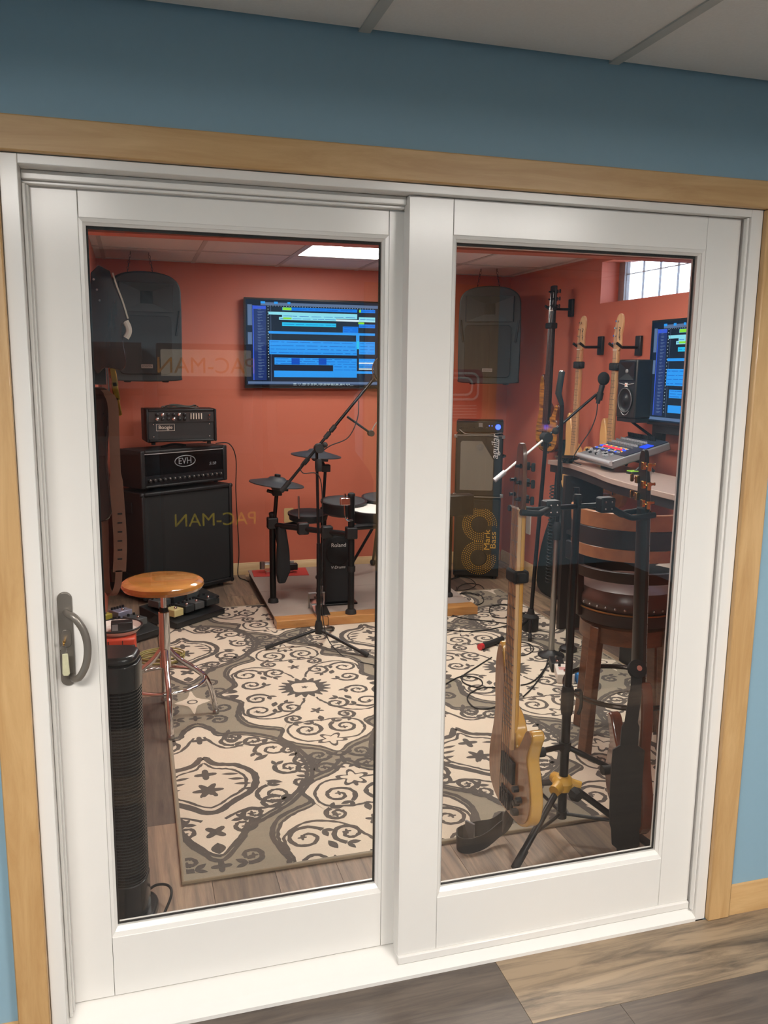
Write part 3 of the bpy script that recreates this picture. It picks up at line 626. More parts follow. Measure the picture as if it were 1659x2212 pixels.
# ------------------------------------------------------------------ hanging PA speaker
PB = mat('dark moulded plastic', '#20282B', .5, var=.08, scale=200, bump=.1)
FR = frame((0, 0, 0), (1, 0, 0), (0, 0, 1), (0, -1, 0))
def pa_speaker(label, M_):
    pa = thing('pa_speaker', label, 'speaker', M_)
    out = spline([(-.19, 0, 0), (.19, 0, 0), (.225, .05, 0), (.228, .3, 0), (.225, .52, 0), (.215, .62, 0), (.16, .675, 0), (.06, .7, 0), (-.06, .7, 0), (-.16, .675, 0), (-.215, .62, 0), (-.225, .52, 0), (-.228, .3, 0), (-.225, .05, 0)], 4, True)
    MB().prism([(p.x, p.y) for p in out], -.13, 0, FR).build('front_shell', PB, pa, bevel=.012, seg=3)
    MB().prism([(p.x * .75, p.y * .94 + .02) for p in out], -.33, -.13, FR).build('rear_shell', PB, pa, bevel=.02)
    MB().prism(rrect(.34, .38, .03, 5, -.01, .235), -.002, .012, FR).build('grille', mat('black steel grille', '#0B0B0C', .6, var=.3, scale=500), pa, bevel=.004)
    hn = MB(); hv = [(-.17, .45), (.17, .45), (.17, .63), (-.17, .63)]; hi_ = [(-.04, .5), (.04, .5), (.04, .58), (-.04, .58)]
    hn.add([(x, y, .014) for x, y in hv] + [(x, y, -.0) for x, y in hi_] + [(x * 1.04, y * 1.01 - .005, .001) for x, y in hv], [(0, 1, 5, 4), (1, 2, 6, 5), (2, 3, 7, 6), (3, 0, 4, 7), (4, 5, 6, 7), (8, 9, 1, 0), (9, 10, 2, 1), (10, 11, 3, 2), (11, 8, 0, 3)], FR)
    hn.build('horn', PB, pa, smooth=False)
    for x in (-.12, .13): MB().lathe([(.022, -.016), (.026, .002)], (x, .08, 0), n=14).build('foot', RUBBER, pa)
    for sx in (-1, 1): MB().tube([(sx * .212, -.003, .46), (sx * .2, -.004, .36), (sx * .19, -.004, .3)], .008, 6).build('side_groove', BLACK, pa)
    MB().bx(-.045, .03, -.018, -.012, .085, .11).build('badge', STEEL, pa, smooth=False)
    lettering('EDISON', .018, FR @ Matrix.Translation((-.0075, .0975, .0182)), BLACK, pa, sx=1.0)
    for x, dx in ((-.1, .03), (.06, -.03)):
        ch = MB()
        for k in range(7): ch.tube([(x + dx * k * .12 + (.006 if k % 2 else .002) * math.cos(a), .1 + (.002 if k % 2 else .006) * math.cos(a), .70 + k * .019 + .011 * math.sin(a)) for a in np.linspace(0, 6.28, 10)[:-1]], .0018, 5, closed=True)
        ch.build('hanging_chain', SATIN, pa)
    
pa_speaker('black moulded loudspeaker hung in the corner above the guitar amplifiers', Matrix.Translation((.335, 3.98, 1.5)) @ Matrix.Rotation(math.radians(9), 4, 'Z') @ Matrix.Rotation(math.radians(5), 4, 'X'))
pa_speaker('black moulded loudspeaker hung in the corner above the bass cabinets', Matrix.Translation((2.78, 3.98, 1.5)) @ Matrix.Rotation(math.radians(-26), 4, 'Z') @ Matrix.Rotation(math.radians(5), 4, 'X'))
# ------------------------------------------------------------------ wall screens showing a recording session
DEEP = {}
def scr(c): return glow('screen ' + c, c, 1.15)
SCOL = ['#1B2436', '#0F7BE8', '#2E9BF5', '#8FE0F0', '#27C3F0', '#8BE03A', '#27386E', '#3A5BD8', '#5E7396', '#D9ECF5', '#0B4FC0']
def session_screen(parent, w_, h_, M):
    s = MB(); sx = lambda a: (a - .5) * w_; sy = lambda b: (.5 - b) * h_
    def R(c, a0, a1, b0, b1, lay=1): 
        s.cur = SCOL.index(c); z = .0003 * lay
        s.quad((sx(a0), sy(b1), z), (sx(a1), sy(b1), z), (sx(a1), sy(b0), z), (sx(a0), sy(b0), z), M)
    K = lambda x: .02 + (x - 150) / 1480.
    J = lambda y: .01 + (y - 120) / 880.
    R('#1B2436', 0, 1, 0, 1, 0); R('#5E7396', .1, 1, .03, .065); R('#27386E', .048, .135, .07, .94); R('#3A5BD8', .045, .052, .07, .94, 2); R('#3A5BD8', .052, .135, .072, .11, 2)
    R('#5E7396', .01, 1, .955, .985); R('#5E7396', .012, .042, .06, .3); R('#5E7396', .012, .04, .38, .52)
    for k in range(3): R('#2E9BF5', .1 + .09 * k, .13 + .085 * k, .02, .045, 2)
    rx = lambda y, u: y   # rows
    def clip_(c, x0, x1, y0, y1, n=0, lay=1):
        R(c, K(x0), K(x1), J(y0), J(y1), lay)
        for q in range(n):
            yy = y0 + (y1 - y0) * (q + .5) / n; x = x0 + 12
            while x < x1 - 30:
                l = random.uniform(20, 130); R('#0B4FC0', K(x), K(min(x + l, x1 - 6)), J(yy - 2.2), J(yy + 2.2), lay + 1); x += l + random.uniform(4, 30)
    D = .0
    clip_('#0F7BE8', 480, 1250, 182, 215, 1); clip_('#8BE03A', 485, 575, 184, 213, 0, 3); clip_('#0F7BE8', 1275, 1440, 182, 215, 1); clip_('#8BE03A', 1270, 1290, 184, 213, 0, 3)
    clip_('#8FE0F0', 345, 1250, 232, 260); clip_('#8FE0F0', 480, 1250, 258, 285, 1); clip_('#8FE0F0', 450, 1030, 283, 312, 1); clip_('#D9ECF5', 1030, 1440, 292, 312, 0); clip_('#8FE0F0', 1268, 1440, 262, 312, 1); clip_('#8BE03A', 490, 575, 287, 305, 0, 3)
    clip_('#27C3F0', 480, 1030, 336, 374, 1); clip_('#0F7BE8', 1268, 1440, 336, 374, 1); clip_('#8BE03A', 1262, 1325, 316, 336, 0, 3)
    clip_('#0F7BE8', 1100, 1262, 364, 430, 3); clip_('#2E9BF5', 345, 1440, 430, 455); clip_('#2E9BF5', 1240, 1275, 455, 520)
    clip_('#2E9BF5', 350, 1250, 522, 668, 4); clip_('#2E9BF5', 1272, 1440, 522, 655, 4); clip_('#27C3F0', 1245, 1272, 515, 600, 0, 3)
    clip_('#2E9BF5', 400, 1250, 702, 775, 3); clip_('#0B4FC0', 572, 655, 704, 772, 0, 2); clip_('#0B4FC0', 850, 930, 704, 772, 0, 2); clip_('#2E9BF5', 1272, 1440, 702, 775, 3); clip_('#D9ECF5', 1272, 1440, 742, 756, 0, 3)
    clip_('#2E9BF5', 1000, 1250, 775, 840, 2); clip_('#2E9BF5', 1272, 1440, 780, 800, 1); clip_('#D9ECF5', 1272, 1440, 805, 818, 0, 3); clip_('#2E9BF5', 395, 1250, 838, 905, 0); clip_('#2E9BF5', 1250, 1440, 835, 862, 0)
    for k in range(26):
        y = 175 + k * 29; R('#5E7396', K(236), K(236 + random.uniform(30, 75)), J(y), J(y + 5), 2); R('#5E7396', K(240), K(240 + random.uniform(20, 45)), J(y + 9), J(y + 13), 2); R('#D9ECF5', K(337), K(345), J(y), J(y + 6), 2)
    for k in range(40): R('#D9ECF5', K(360 + k * 27), K(366 + k * 27), J(172), J(176), 2)
    R('#5E7396', K(366), K(369), J(180), J(950), 1)
    for r in range(2):
        x = 590
        while x < 1180:
            l = random.uniform(5, 40); R('#D9ECF5', K(x), K(x + l), J(972 + 18 * r), J(979 + 18 * r), 2); x += l + random.uniform(5, 22)
    return s.build('screen', [scr(c) for c in SCOL], parent, smooth=False)
def tv(label, M, w_, h_, cat='television'):
    t = thing('wall_screen', label, cat, M)    # local x right, y up, z out of the screen
    b = .012
    MB().prism(rrect(w_ + 2 * b, h_ + 2 * b + .01, .006, 3, 0, -.004), -.035, -.002).build('housing', BLACK, t, bevel=.003)
    f = MB()
    for a, c, d, e in ((-w_ / 2 - b, -w_ / 2, -h_ / 2 - b, h_ / 2 + b), (w_ / 2, w_ / 2 + b, -h_ / 2 - b, h_ / 2 + b), (-w_ / 2, w_ / 2, h_ / 2, h_ / 2 + b), (-w_ / 2, w_ / 2, -h_ / 2 - b, -h_ / 2)): f.bx(a, c, d, e, -.002, .002)
    f.build('bezel', mat('gloss black bezel', '#0A0B0C', .2), t, smooth=False)
    session_screen(t, w_, h_, Matrix.Translation((0, 0, -.0015)))
    MB().bx(-.15, .15, -.1, .1, -.07, -.035).build('wall_bracket', SATIN, t)
    return t
tv('large flat screen with blue audio tracks on the terracotta back wall', frame((1.606, 4.475, 1.778), (1, 0, 0), (0, 0, 1), (0, -1, 0)), 1.11, .625)
t2 = tv('flat screen with blue audio tracks on the side wall above the mixer', frame((3.05, 1.82, 1.598), (0, -1, 0), (0, 0, 1), (-1, 0, 0)), .975, .545)
MB().bx(-.45, .45, -.34, -.29, -.1, -.03).bx(-.2, -.1, -.42, -.34, -.1, -.04).build('soundbar_bracket', BLACK, t2, bevel=.004)
# ------------------------------------------------------------------ drum riser and electronic kit
PX0, PX1, PY0, PY1, PZ = 1.03, 2.36, 3.055, 4.42, .062
pf = thing('drum_riser', 'low drum platform with grey carpet and a maple front edge', 'platform', ((PX0 + PX1) / 2, (PY0 + PY1) / 2, 0))
MB().bx(PX0 + .01, PX1 - .01, PY0 + .01, PY1, .0135, .055).build('deck', mat('dark plywood', '#4A3B31', .8), pf, world=True)
CARP = mat('grey riser carpet', '#9C8F86', .95, var=.12, scale=260, bump=.5)
MB().bx(PX0, PX1, PY0 + .112, 3.775, .0555, PZ).build('carpet', CARP, pf, world=True, bevel=.002)
MB().bx(PX0, PX1, 3.78, PY1, .0555, PZ).build('carpet', CARP, pf, world=True, bevel=.002)
ORW = wood('orange varnished board', '#A66F38', '#CC9A5C', .3, 3., (1, 8, 8), coat=.3)
MB().bx(PX0, 1.352, PY0, PY0 + .11, .013, PZ + .001).build('edge_board', ORW, pf, world=True, bevel=.002)
MB().bx(1.355, PX1, PY0, PY0 + .11, .013, PZ + .004).build('edge_board', ORW, pf, world=True, bevel=.002)
Z0 = PZ
dk = thing('electronic_drum_kit', 'black electronic drum kit rack with rubber cymbal pads on the riser', 'drum kit', (1.5, 3.4, Z0))
def W(nm, mb, m, p=dk, **k): return mb.build(nm, m, p, world=True, **k)
PLp, PRp = Vector((1.078, 3.49, 0)), Vector((1.51, 3.1, 0))
def post(p, z1, r=.021, nm='post', zt=PZ):
    o = W(nm, MB().tube([(p.x, p.y, zt + .015), (p.x, p.y, z1)], r, 14), SATIN)
    W('foot', MB().lathe([(.036, zt + .001), (.034, zt + .018), (.024, zt + .03)], (p.x, p.y, 0), n=16), RUBBER, o)
    W('end_cap', MB().lathe([(r + .002, z1 - .01), (r + .002, z1 + .004), (r * .6, z1 + .01)], (p.x, p.y, 0), n=14), RUBBER, o)
    return o
post(PLp, .66); post(PRp, .83, zt=PZ + .005); post(Vector((1.5, 3.86, 0)), .62, zt=PZ); post(Vector((2.26, 3.35, 0)), .72)
for z in (.34, .56): W('collar', MB().lathe([(.027, 0), (.027, .035)], (PRp.x, PRp.y, z), n=14), BLACK)
W('cross_bar', MB().tube([(PLp.x, PLp.y, .585), (PRp.x, PRp.y, .575)], .019, 12), SATIN)
W('cross_bar', MB().tube([(PRp.x, PRp.y, .62), (1.9, 3.16, .62), (2.26, 3.35, .62)], .019, 12), SATIN)
W('cross_bar', MB().tube([(PLp.x, PLp.y, .56), (1.5, 3.86, .55)], .019, 12), SATIN)
for p, z in ((PLp, .6), (PRp, .59), (Vector((1.25, 3.335, 0)), .585), (Vector((1.38, 3.217, 0)), .58)):
    W('clamp', MB().bx(p.x - .035, p.x + .035, p.y - .032, p.y + .032, z - .04, z + .035), BLACK, bevel=.008)
def cymbal(c, r, tilt=(0, 0)):
    M_ = Matrix.Translation(c) @ Matrix.Rotation(tilt[0], 4, 'X') @ Matrix.Rotation(tilt[1], 4, 'Y')
    o = W('cymbal_pad', MB().lathe([(.02, .008), (r * .6, .0), (r * .97, -.014), (r, -.012), (r * .99, -.007), (r * .6, .01), (r * .35, .02), (r * .28, .032), (.03, .037), (.012, .038)], n=40, M=M_), mat('rubber cymbal', '#24262A', .55, var=.06))
    W('wing_nut', MB().lathe([(.02, .036), (.02, .052), (.014, .054)], n=12, M=M_), RUBBER, o)
    W('sensor', MB().bx(-.05, .05, -.16, -.1, -.03, -.004, M_), BLACK, o, bevel=.004)
    return o
c1 = at(598, 1042, y=3.45); c2 = at(683, 981, y=3.7)
cymbal(c1, .178, (.02, .12)); cymbal(c2, .172, (.02, .07)); cymbal(Vector((2.15, 3.75, 1.0)), .17)
W('cymbal_arm', MB().tube([(c1.x, c1.y, c1.z), (c1.x, c1.y, c1.z - .06)], .006, 8), CHROME)
W('cymbal_arm', MB().tube([(c1.x + .0, c1.y, c1.z - .05), (PLp.x + .012, PLp.y - .01, .62), (PLp.x + .05, PLp.y - .03, .36)], .013, 10), SATIN)
W('tilter', MB().bx(c1.x - .03, c1.x + .03, c1.y - .025, c1.y + .025, c1.z - .085, c1.z - .045).tube([(c1.x - .065, c1.y - .01, c1.z - .05), (c1.x - .02, c1.y, c1.z - .065)], .012, 8), BLACK, bevel=.005)
c2b = at(703, 1000, y=3.7)
W('cymbal_arm', MB().tube([(c2.x + .01, c2.y, c2.z), (c2b.x, c2b.y, c2b.z - .03), (c2b.x - .01, c2b.y + .05, .56)], .011, 10), SATIN)
W('tilter', MB().bx(c2b.x - .03, c2b.x + .03, 3.67, 3.73, c2b.z - .06, c2b.z - .01), BLACK, bevel=.005)
W('cymbal_arm', MB().tube([(2.15, 3.75, 1.0), (2.2, 3.55, .7)], .011, 10), SATIN)
def pad(c, r, h=.055, skin=None, tilt=0., nm='drum_pad'):
    M_ = Matrix.Translation(c) @ Matrix.Rotation(tilt, 4, 'X')
    o = W(nm, MB().lathe([(r * .8, -h), (r * .95, -h * .8), (r * .97, -.012), (r * 1.03, -.01), (r * 1.03, .003), (r * .95, .004)], n=32, M=M_), BLACK)
    W('playing_surface', MB().lathe([(r * .95, .002), (r * .9, .006), (.01, .006)], n=32, M=M_), skin or mat('grey rubber pad', '#34373A', .7), o)
    return o
p1 = at(666, 1108, y=3.62); p2 = at(743, 1082, y=3.45)
pad((p1.x, p1.y, p1.z), .135, .05, tilt=.06); pad((p2.x, p2.y, p2.z), .15, .085, tilt=.08); pad((1.83, 3.5, .74), .14, .07, tilt=.1)
pad((1.71, 3.28, .70), .16, .09, mat('white mesh head', '#E9E6DF', .7), .05, 'snare_pad')
W('rack_label', MB().bx(1.705, 1.73, 3.2, 3.21, .66, .68), OFFW)
hh = at(745, 1082, y=3.05); he = at(757, 1124, y=3.05)
W('chrome_rod', MB().tube(spline([(hh.x, 3.05, hh.z + .045), (hh.x, 3.05, hh.z - .05), (hh.x + .005, 3.05, he.z + .02), (hh.x + .02, 3.05, he.z), (PRp.x, 3.06, he.z)], 6), .006, 8), CHROME)
W('chrome_clamp', MB().bx(hh.x - .03, hh.x + .03, 3.03, 3.065, hh.z - .025, hh.z + .02), CHROME, bevel=.004)
W('stick_rod', MB().tube([tuple(at(645, 1072, y=3.3)), tuple(at(646, 1120, y=3.3))], .006, 8), STEEL)
W('sound_module', MB().bx(2.16, 2.34, 3.12, 3.2, .66, .8), BLACK, bevel=.01)
W('drumstick_bag', MB().prism([(-.02, .0), (.03, .01), (.055, -.16), (.06, -.3), (.025, -.38), (-.02, -.38), (-.035, -.3), (-.025, -.12)], -.02, .02, frame((1.125, 3.45, .58), (1, 0, 0), (0, 0, 1), (0, -1, 0))), MATTE, bevel=.01)
kb = at(722, 1322, z=PZ)
kk = thing('kick_drum_pad', 'black kick drum pad tower with white lettering on the riser', 'drum pad', (kb.x + .06, 3.36, PZ))
MB().prism([(-.085, .016), (.085, .016), (.085, .27), (.1, .32), (.098, .4), (.06, .455), (0, .47), (-.06, .455), (-.098, .4), (-.1, .32), (-.085, .27)], -.04, .04, FR).build('pad_cover', MATTE, kk, bevel=.012)
MB().lathe([(.082, 0), (.075, .012), (.01, .014)], (0, -.04, .35), (0, -1, 0), 28).build('beater_pad', mat('black beater cloth', '#101112', .9), kk)
MB().bx(-.12, .13, -.055, .16, .002, .014).build('base_plate', SATIN, kk, bevel=.003)
MB().tube([(.1, .14, .02), (.085, .03, .3)], .01, 8).tube([(-.1, .14, .02), (-.085, .03, .3)], .01, 8).build('brace', SATIN, kk)
WLT = mat('white lettering', '#D5D5D2', .5)
lettering('Roland', .036, FR @ Matrix.Translation((.0, .405, .0555)), WLT, kk)
lettering('V-Drums', .026, FR @ Matrix.Translation((.0, .255, .0415)), WLT, kk, shear=.2)
kp = thing('kick_pedal', 'chrome kick pedal with a beater in front of the kick pad', 'pedal', (kb.x - .09, 3.2, PZ))
MB().add([(-.045, -.12, .012), (.045, -.12, .012), (.045, .1, .06), (-.045, .1, .06), (-.045, -.12, .004), (.045, -.12, .004), (.045, .1, .05), (-.045, .1, .05)], [(0, 1, 2, 3), (7, 6, 5, 4), (0, 4, 5, 1), (1, 5, 6, 2), (2, 6, 7, 3), (3, 7, 4, 0)]).build('footboard', CHROME, kp)
MB().tube([(-.05, .09, .004), (-.05, .09, .1)], .006, 8).tube([(.05, .09, .004), (.05, .09, .1)], .006, 8).tube([(-.055, .09, .1), (.055, .09, .1)], .006, 8).build('pedal_frame', STEEL, kp)
MB().tube([(0, .09, .1), (.005, .07, .2)], .004, 8).lathe([(.014, -.012), (.017, 0), (.014, .012)], (.005, .07, .21), (0, 1, 0), 14).build('beater', BLACK, kp)
mt = thing('red_mat', 'flat red paper mat lying on the riser carpet by the wall', 'mat', (1.3, 4.2, PZ))
a, b, c_, d = at(540, 1247, z=PZ), at(668, 1243, z=PZ), at(664, 1229, z=PZ), at(545, 1231, z=PZ)
MB().prism([(a.x + .03, a.y), (b.x, b.y), (b.x + .02, min(d.y, 4.4)), (a.x + .04, min(d.y, 4.4))], PZ + .0005, PZ + .003).build('sheet', mat('red paper', '#C0413C', .6, var=.2, scale=14), mt, world=True, smooth=False)
e = at(598, 1236, z=PZ)
q = thing('spare_pedal', 'small chrome pedal plate lying on the red mat', 'pedal', (e.x, e.y, PZ + .003))
MB().bx(-.09, .12, -.05, .05, .001, .02).build('plate', CHROME, q, bevel=.004); MB().bx(.05, .15, -.07, -.02, .021, .07).build('block', BLACK, q, bevel=.006)
MB().tube([(-.11, .0, .03), (-.11, 0, .085)], .02, 10).tube([(-.1, 0, .07), (.13, 0, .07)], .012, 8).build('hinge', STEEL, q)
# second tripod stand behind, at the right of the kit
lf = thing('cymbal_tripod', 'slim black tripod behind the drum rack with rubber feet', 'stand', (1.98, 4.12, PZ))
for a in (205, 325, 85):
    o = MB().tube([(0, 0, .42), (.3 * math.cos(math.radians(a)), .23 * math.sin(math.radians(a)), .03)], .011, 8).build('leg', SATIN, lf)
    MB().ball((.3 * math.cos(math.radians(a)), .23 * math.sin(math.radians(a)), .027), .025, 10, 8).build('foot', RUBBER, o)
MB().tube([(0, 0, .3), (0, 0, .95)], .012, 10).build('pole', SATIN, lf)
# ------------------------------------------------------------------ microphone stands
def tripod(t, c, feet, hub=.1, r=.0095):
    for f in feet:
        o = MB().tube([(c[0], c[1], hub), (f[0], f[1], f[2] + .012)], r, 10).build('leg', SATIN, t, world=True)
        d_ = (Vector(f) - Vector((c[0], c[1], hub))).normalized()
        MB().tube([Vector((f[0], f[1], f[2] + .013)) - d_ * .05, Vector((f[0], f[1], f[2] + .013))], .0125, 10).build('foot', RUBBER, o, world=True)
    MB().lathe([(.022, hub - .025), (.024, hub + .02), (.017, hub + .05)], (c[0], c[1], 0), n=16).build('hub', RUBBER, t, world=True)
MC = (1.213, 2.68)
ms = thing('microphone_stand', 'black boom microphone stand with a round pop filter on the rug', 'microphone stand', (MC[0], MC[1], RZ))
tripod(ms, MC, [(.905, 2.69, RZ), (1.438, 2.43, RZ), (1.36, 2.955, RZ)], .115)
pv = at(688, 968, y=2.68)
MB().tube([(MC[0], MC[1], .12), (MC[0], MC[1], .62)], .0125, 12).build('lower_pole', SATIN, ms, world=True)
MB().tube([(MC[0], MC[1], .6), (pv.x - .01, MC[1], pv.z - .02)], .0085, 12).build('upper_pole', SATIN, ms, world=True)
MB().lathe([(.017, 1.03), (.02, 1.05), (.02, 1.085), (.014, 1.1)], (MC[0], MC[1], 0), n=14).build('clutch', RUBBER, ms, world=True)
b0, b1 = at(607, 1062, y=2.68), at(806, 820, y=2.68)
MB().tube([b0, b1], .0085, 12).build('boom_arm', SATIN, ms, world=True)
MB().tube([b0, b0 + (b1 - b0) * .09], .014, 12).build('boom_end', RUBBER, ms, world=True)
MB().lathe([(.026, -.025), (.028, 0), (.026, .025)], (pv.x, MC[1] - .012, pv.z), (0, 1, 0), 16).ball((pv.x + .03, MC[1] - .03, pv.z + .02), .016, 10, 8).build('pivot', RUBBER, ms, world=True)
for f in (.27, .5, .56): 
    k = b0 + (b1 - b0) * f; MB().tube([k - (b1 - b0).normalized() * .02, k + (b1 - b0).normalized() * .02], .0135, 10).build('joint', RUBBER, ms, world=True)
k1, k2, k3 = at(750, 900, y=2.67), at(801, 936, y=2.67), at(822, 900, y=2.67)
MB().tube([k1, k2], .0065, 10).build('filter_arm', SATIN, ms, world=True)
MB().tube(spline([k2, (k2 + k3) / 2 + Vector((-.005, 0, 0)), k3, k3 + Vector((.02, 0, .12))], 6), .004, 8).build('gooseneck', STEEL, ms, world=True)
MB().lathe([(.017, -.02), (.017, .02)], k2, (0, 1, 0), 12).build('filter_knob', RUBBER, ms, world=True)
pf_ = at(832, 798, y=2.66)
MB().lathe([(.075, -.003), (.075, .003)], pf_, (.3, -1, .1), 36).build('pop_filter', mat('black mesh', '#14161A', .8), ms, world=True)
MB().tube([pf_ + Vector((.075 * math.cos(a), -.0225 * math.cos(a) * -1 * .3, .075 * math.sin(a))) for a in np.linspace(0, 6.28, 33)[:-1]], .004, 6, closed=True).build('filter_rim', STEEL, ms, world=True)
mc1 = thing('studio_microphone', 'dark studio microphone at the tip of the boom by the pop filter', 'microphone', tuple(b1))
dr = (b1 - b0).normalized()
MB().tube([b1 + dr * -.01, b1 + dr * .02, b1 + dr * .06, b1 + dr * .16], [.012, .02, .022, .022], 14).build('body', BLACK, mc1, world=True)
MB().tube([b1 + dr * .161, b1 + dr * .21, b1 + dr * .23], [.022, .022, .012], 14).build('grille', STEEL, mc1, world=True)
tag(MB().tube(spline([at(775, 865, y=2.67), at(772, 905, y=2.66), at(752, 945, y=2.66), at(715, 962, y=2.66), at(700, 972, y=2.66)], 8), .003, 6).build('microphone_cable', RUBBER), 'thin black cable drooping from the boom arm with the pop filter', 'cable')
tag(MB().tube(spline([at(668, 985, y=2.66), at(650, 1005, y=2.66), at(655, 1022, y=2.66), at(690, 1030, y=2.66), at(697, 1120, y=2.67), at(698, 1340, y=2.62), (1.3, 2.5, RZ + .007), (1.42, 2.3, RZ + .007), (1.55, 2.2, RZ + .007)], 8), .003, 6).build('microphone_cable', RUBBER), 'thin black cable running down the boom stand pole onto the rug', 'cable')
# stand with boom by the desk
MC2 = (2.544, 2.656)
m2 = thing('microphone_stand', 'black boom microphone stand with a white counterweight rod near the mixer', 'microphone stand', (MC2[0], MC2[1], RZ))
tripod(m2, MC2, [(2.33, 2.5, RZ), (2.44, 2.45, RZ), (2.62, 2.93, RZ)], .1)
MB().lathe([(.05, RZ + .002), (.05, .1), (.02, .12)], (MC2[0], MC2[1], 0), n=18).build('weight', RUBBER, m2, world=True)
q0, q1, q2 = at(1068, 1038, y=2.656), at(1180, 945, y=2.656), at(1288, 852, y=2.656)
MB().tube([(MC2[0], MC2[1], .1), (q1.x, MC2[1], q1.z)], .0125, 12).build('pole', SATIN, m2, world=True)
MB().tube([q1, q2], .0085, 10).build('boom_arm', SATIN, m2, world=True)
MB().tube([q0 + (q1 - q0) * .2, q1], .0075, 10).build('rod', mat('white rod', '#D9DAD6', .3), m2, world=True)
MB().tube([q0, q0 + (q1 - q0) * .2], .015, 12).build('counterweight', SILVER, m2, world=True)
MB().lathe([(.03, -.03), (.03, .03)], q1, (0, 1, 0), 16).ball(q1 + Vector((.05, -.02, .04)), .022, 10, 8).build('pivot', RUBBER, m2, world=True)
mm = thing('microphone', 'black microphone with a foam ball windscreen clipped to the boom', 'microphone', tuple(q2))
ma, mb_ = at(1291, 872, y=2.65), at(1301, 832, y=2.65)
MB().tube([ma, mb_], [.012, .018], 14).build('body', BLACK, mm, world=True)
mt_ = at(1304, 818, y=2.65)
MB().ball(mt_, .036, 18, 12, (1, 1, 1.12)).build('windscreen', mat('black foam', '#121314', .95, var=.3, scale=200, bump=.5), mm, world=True)
MB().tube([ma + (mb_ - ma) * .2, ma + (mb_ - ma) * .6], .021, 12).build('clip', RUBBER, mm, world=True)
tag(MB().tube(spline([ma, at(1287, 900, y=2.64), at(1275, 930, y=2.62), at(1255, 960, y=2.6), (2.75, 2.6, 1.075), (2.72, 2.45, 1.062)], 8), .0035, 6).build('microphone_cable', RUBBER), 'black cable hanging from the foam topped microphone', 'cable')
# silver straight stand with a slim mic
MC3 = (2.449, 2.199)
m3 = thing('microphone_stand', 'silver straight microphone stand with a dark upright mic beside the bar stool', 'microphone stand', (MC3[0], MC3[1], RZ))
MB().lathe([(.075, RZ + .001), (.075, .018), (.03, .035), (.02, .045)], (MC3[0], MC3[1], 0), n=32).build('round_base', BLACK, m3, world=True)
MB().tube([(MC3[0], MC3[1], .04), (MC3[0], MC3[1], .72)], .0165, 14).build('lower_pole', STEEL, m3, world=True)
MB().tube([(MC3[0], MC3[1], .7), (MC3[0] - .005, MC3[1], 1.42)], .011, 12).build('upper_pole', SATIN, m3, world=True)
MB().lathe([(.022, .68), (.024, .72), (.024, .76), (.015, .78)], (MC3[0], MC3[1], 0), n=14).build('clutch', RUBBER, m3, world=True)
m3m = thing('microphone', 'slim dark microphone standing upright on the silver stand', 'microphone', (MC3[0] - .005, MC3[1], 1.42))
ta, tb = at(1206, 850, y=2.2), at(1214, 803, y=2.2)
MB().tube([(MC3[0] - .006, MC3[1], 1.42), ta, tb], [.012, .017, .017], 14).build('body', mat('dark green black metal', '#1C2526', .4), m3m, world=True)
MB().tube([tb, tb + (tb - ta).normalized() * .006], [.014, .012], 14).build('end_grille', STEEL, m3m, world=True)
cc = MB(); pts = []
for i in range(300):
    t = i / 299; a = t * 2 * math.pi * 30; pts.append((MC3[0] - .03 + .012 * math.cos(a), MC3[1] + .02 + .012 * math.sin(a), .98 - .55 * t))
tag(cc.tube(pts, .0035, 5).build('coiled_cable', RUBBER), 'tightly coiled black cable hanging along the silver stand', 'cable')
m4 = thing('microphone_stand', 'thick black straight stand pole with a clamp just behind the silver stand', 'microphone stand', (2.585, 2.25, RZ))
MB().tube([(2.585, 2.25, RZ + .02), (2.585, 2.25, .96)], .018, 12).build('pole', SATIN, m4, world=True)
MB().lathe([(.05, RZ + .001), (.05, .03), (.03, .045)], (2.585, 2.25, 0), n=24).build('round_base', BLACK, m4, world=True)
MB().bx(2.555, 2.615, 2.21, 2.29, .55, .66).build('clamp', BLACK, m4, world=True, bevel=.01)
# ------------------------------------------------------------------ things along the left wall
WAL = wood('dark walnut body', '#2A1815', '#4A2C25', .25, 4., (5, 5, 1), coat=.4)
yg = .47
def pl(pts, y=yg): return [at(u, v, y=y) for u, v in pts]
lg = thing('electric_guitar', 'dark brown guitar with a cream edged headstock hung on the side wall by the door', 'guitar', (.1, yg, 1.15))
FG = frame((0, yg, 0), (1, 0, 0), (0, 0, 1), (0, -1, 0))
def traced(pts, n=3): return [(p.x, p.z) for p in spline(pl(pts), n, True)]
MB().prism(traced([(196, 590), (232, 584), (239, 592), (248, 620), (262, 655), (273, 690), (262, 702), (264, 730), (270, 765), (272, 785), (264, 800), (240, 795), (225, 795), (200, 795)], 2), -.012, .012, FG).build('headstock', WAL, lg, world=True, bevel=.002)
ed = pl([(240, 590), (249, 618), (262, 652), (273, 688)]); MB().ribbon([p + Vector((.004, .0, 0)) for p in spline(ed, 4)], .02, (0, 1, 0), .004).build('binding', mat('cream binding', '#E9E1D0', .4), lg, world=True)
MB().tube([p + Vector((0, -.004, 0)) for p in spline(pl([(271, 694), (277, 706), (278, 718), (272, 730)]), 4)], .008, 8).build('nut', mat('bone nut', '#EEE6DA', .4), lg, world=True)
for u, v in ((203, 605), (210, 627), (216, 650)): MB().lathe([(.0035, .01), (.003, .02)], at(u, v, y=yg), (0, -1, 0), 10).build('tuner_post', CHROME, lg, world=True)
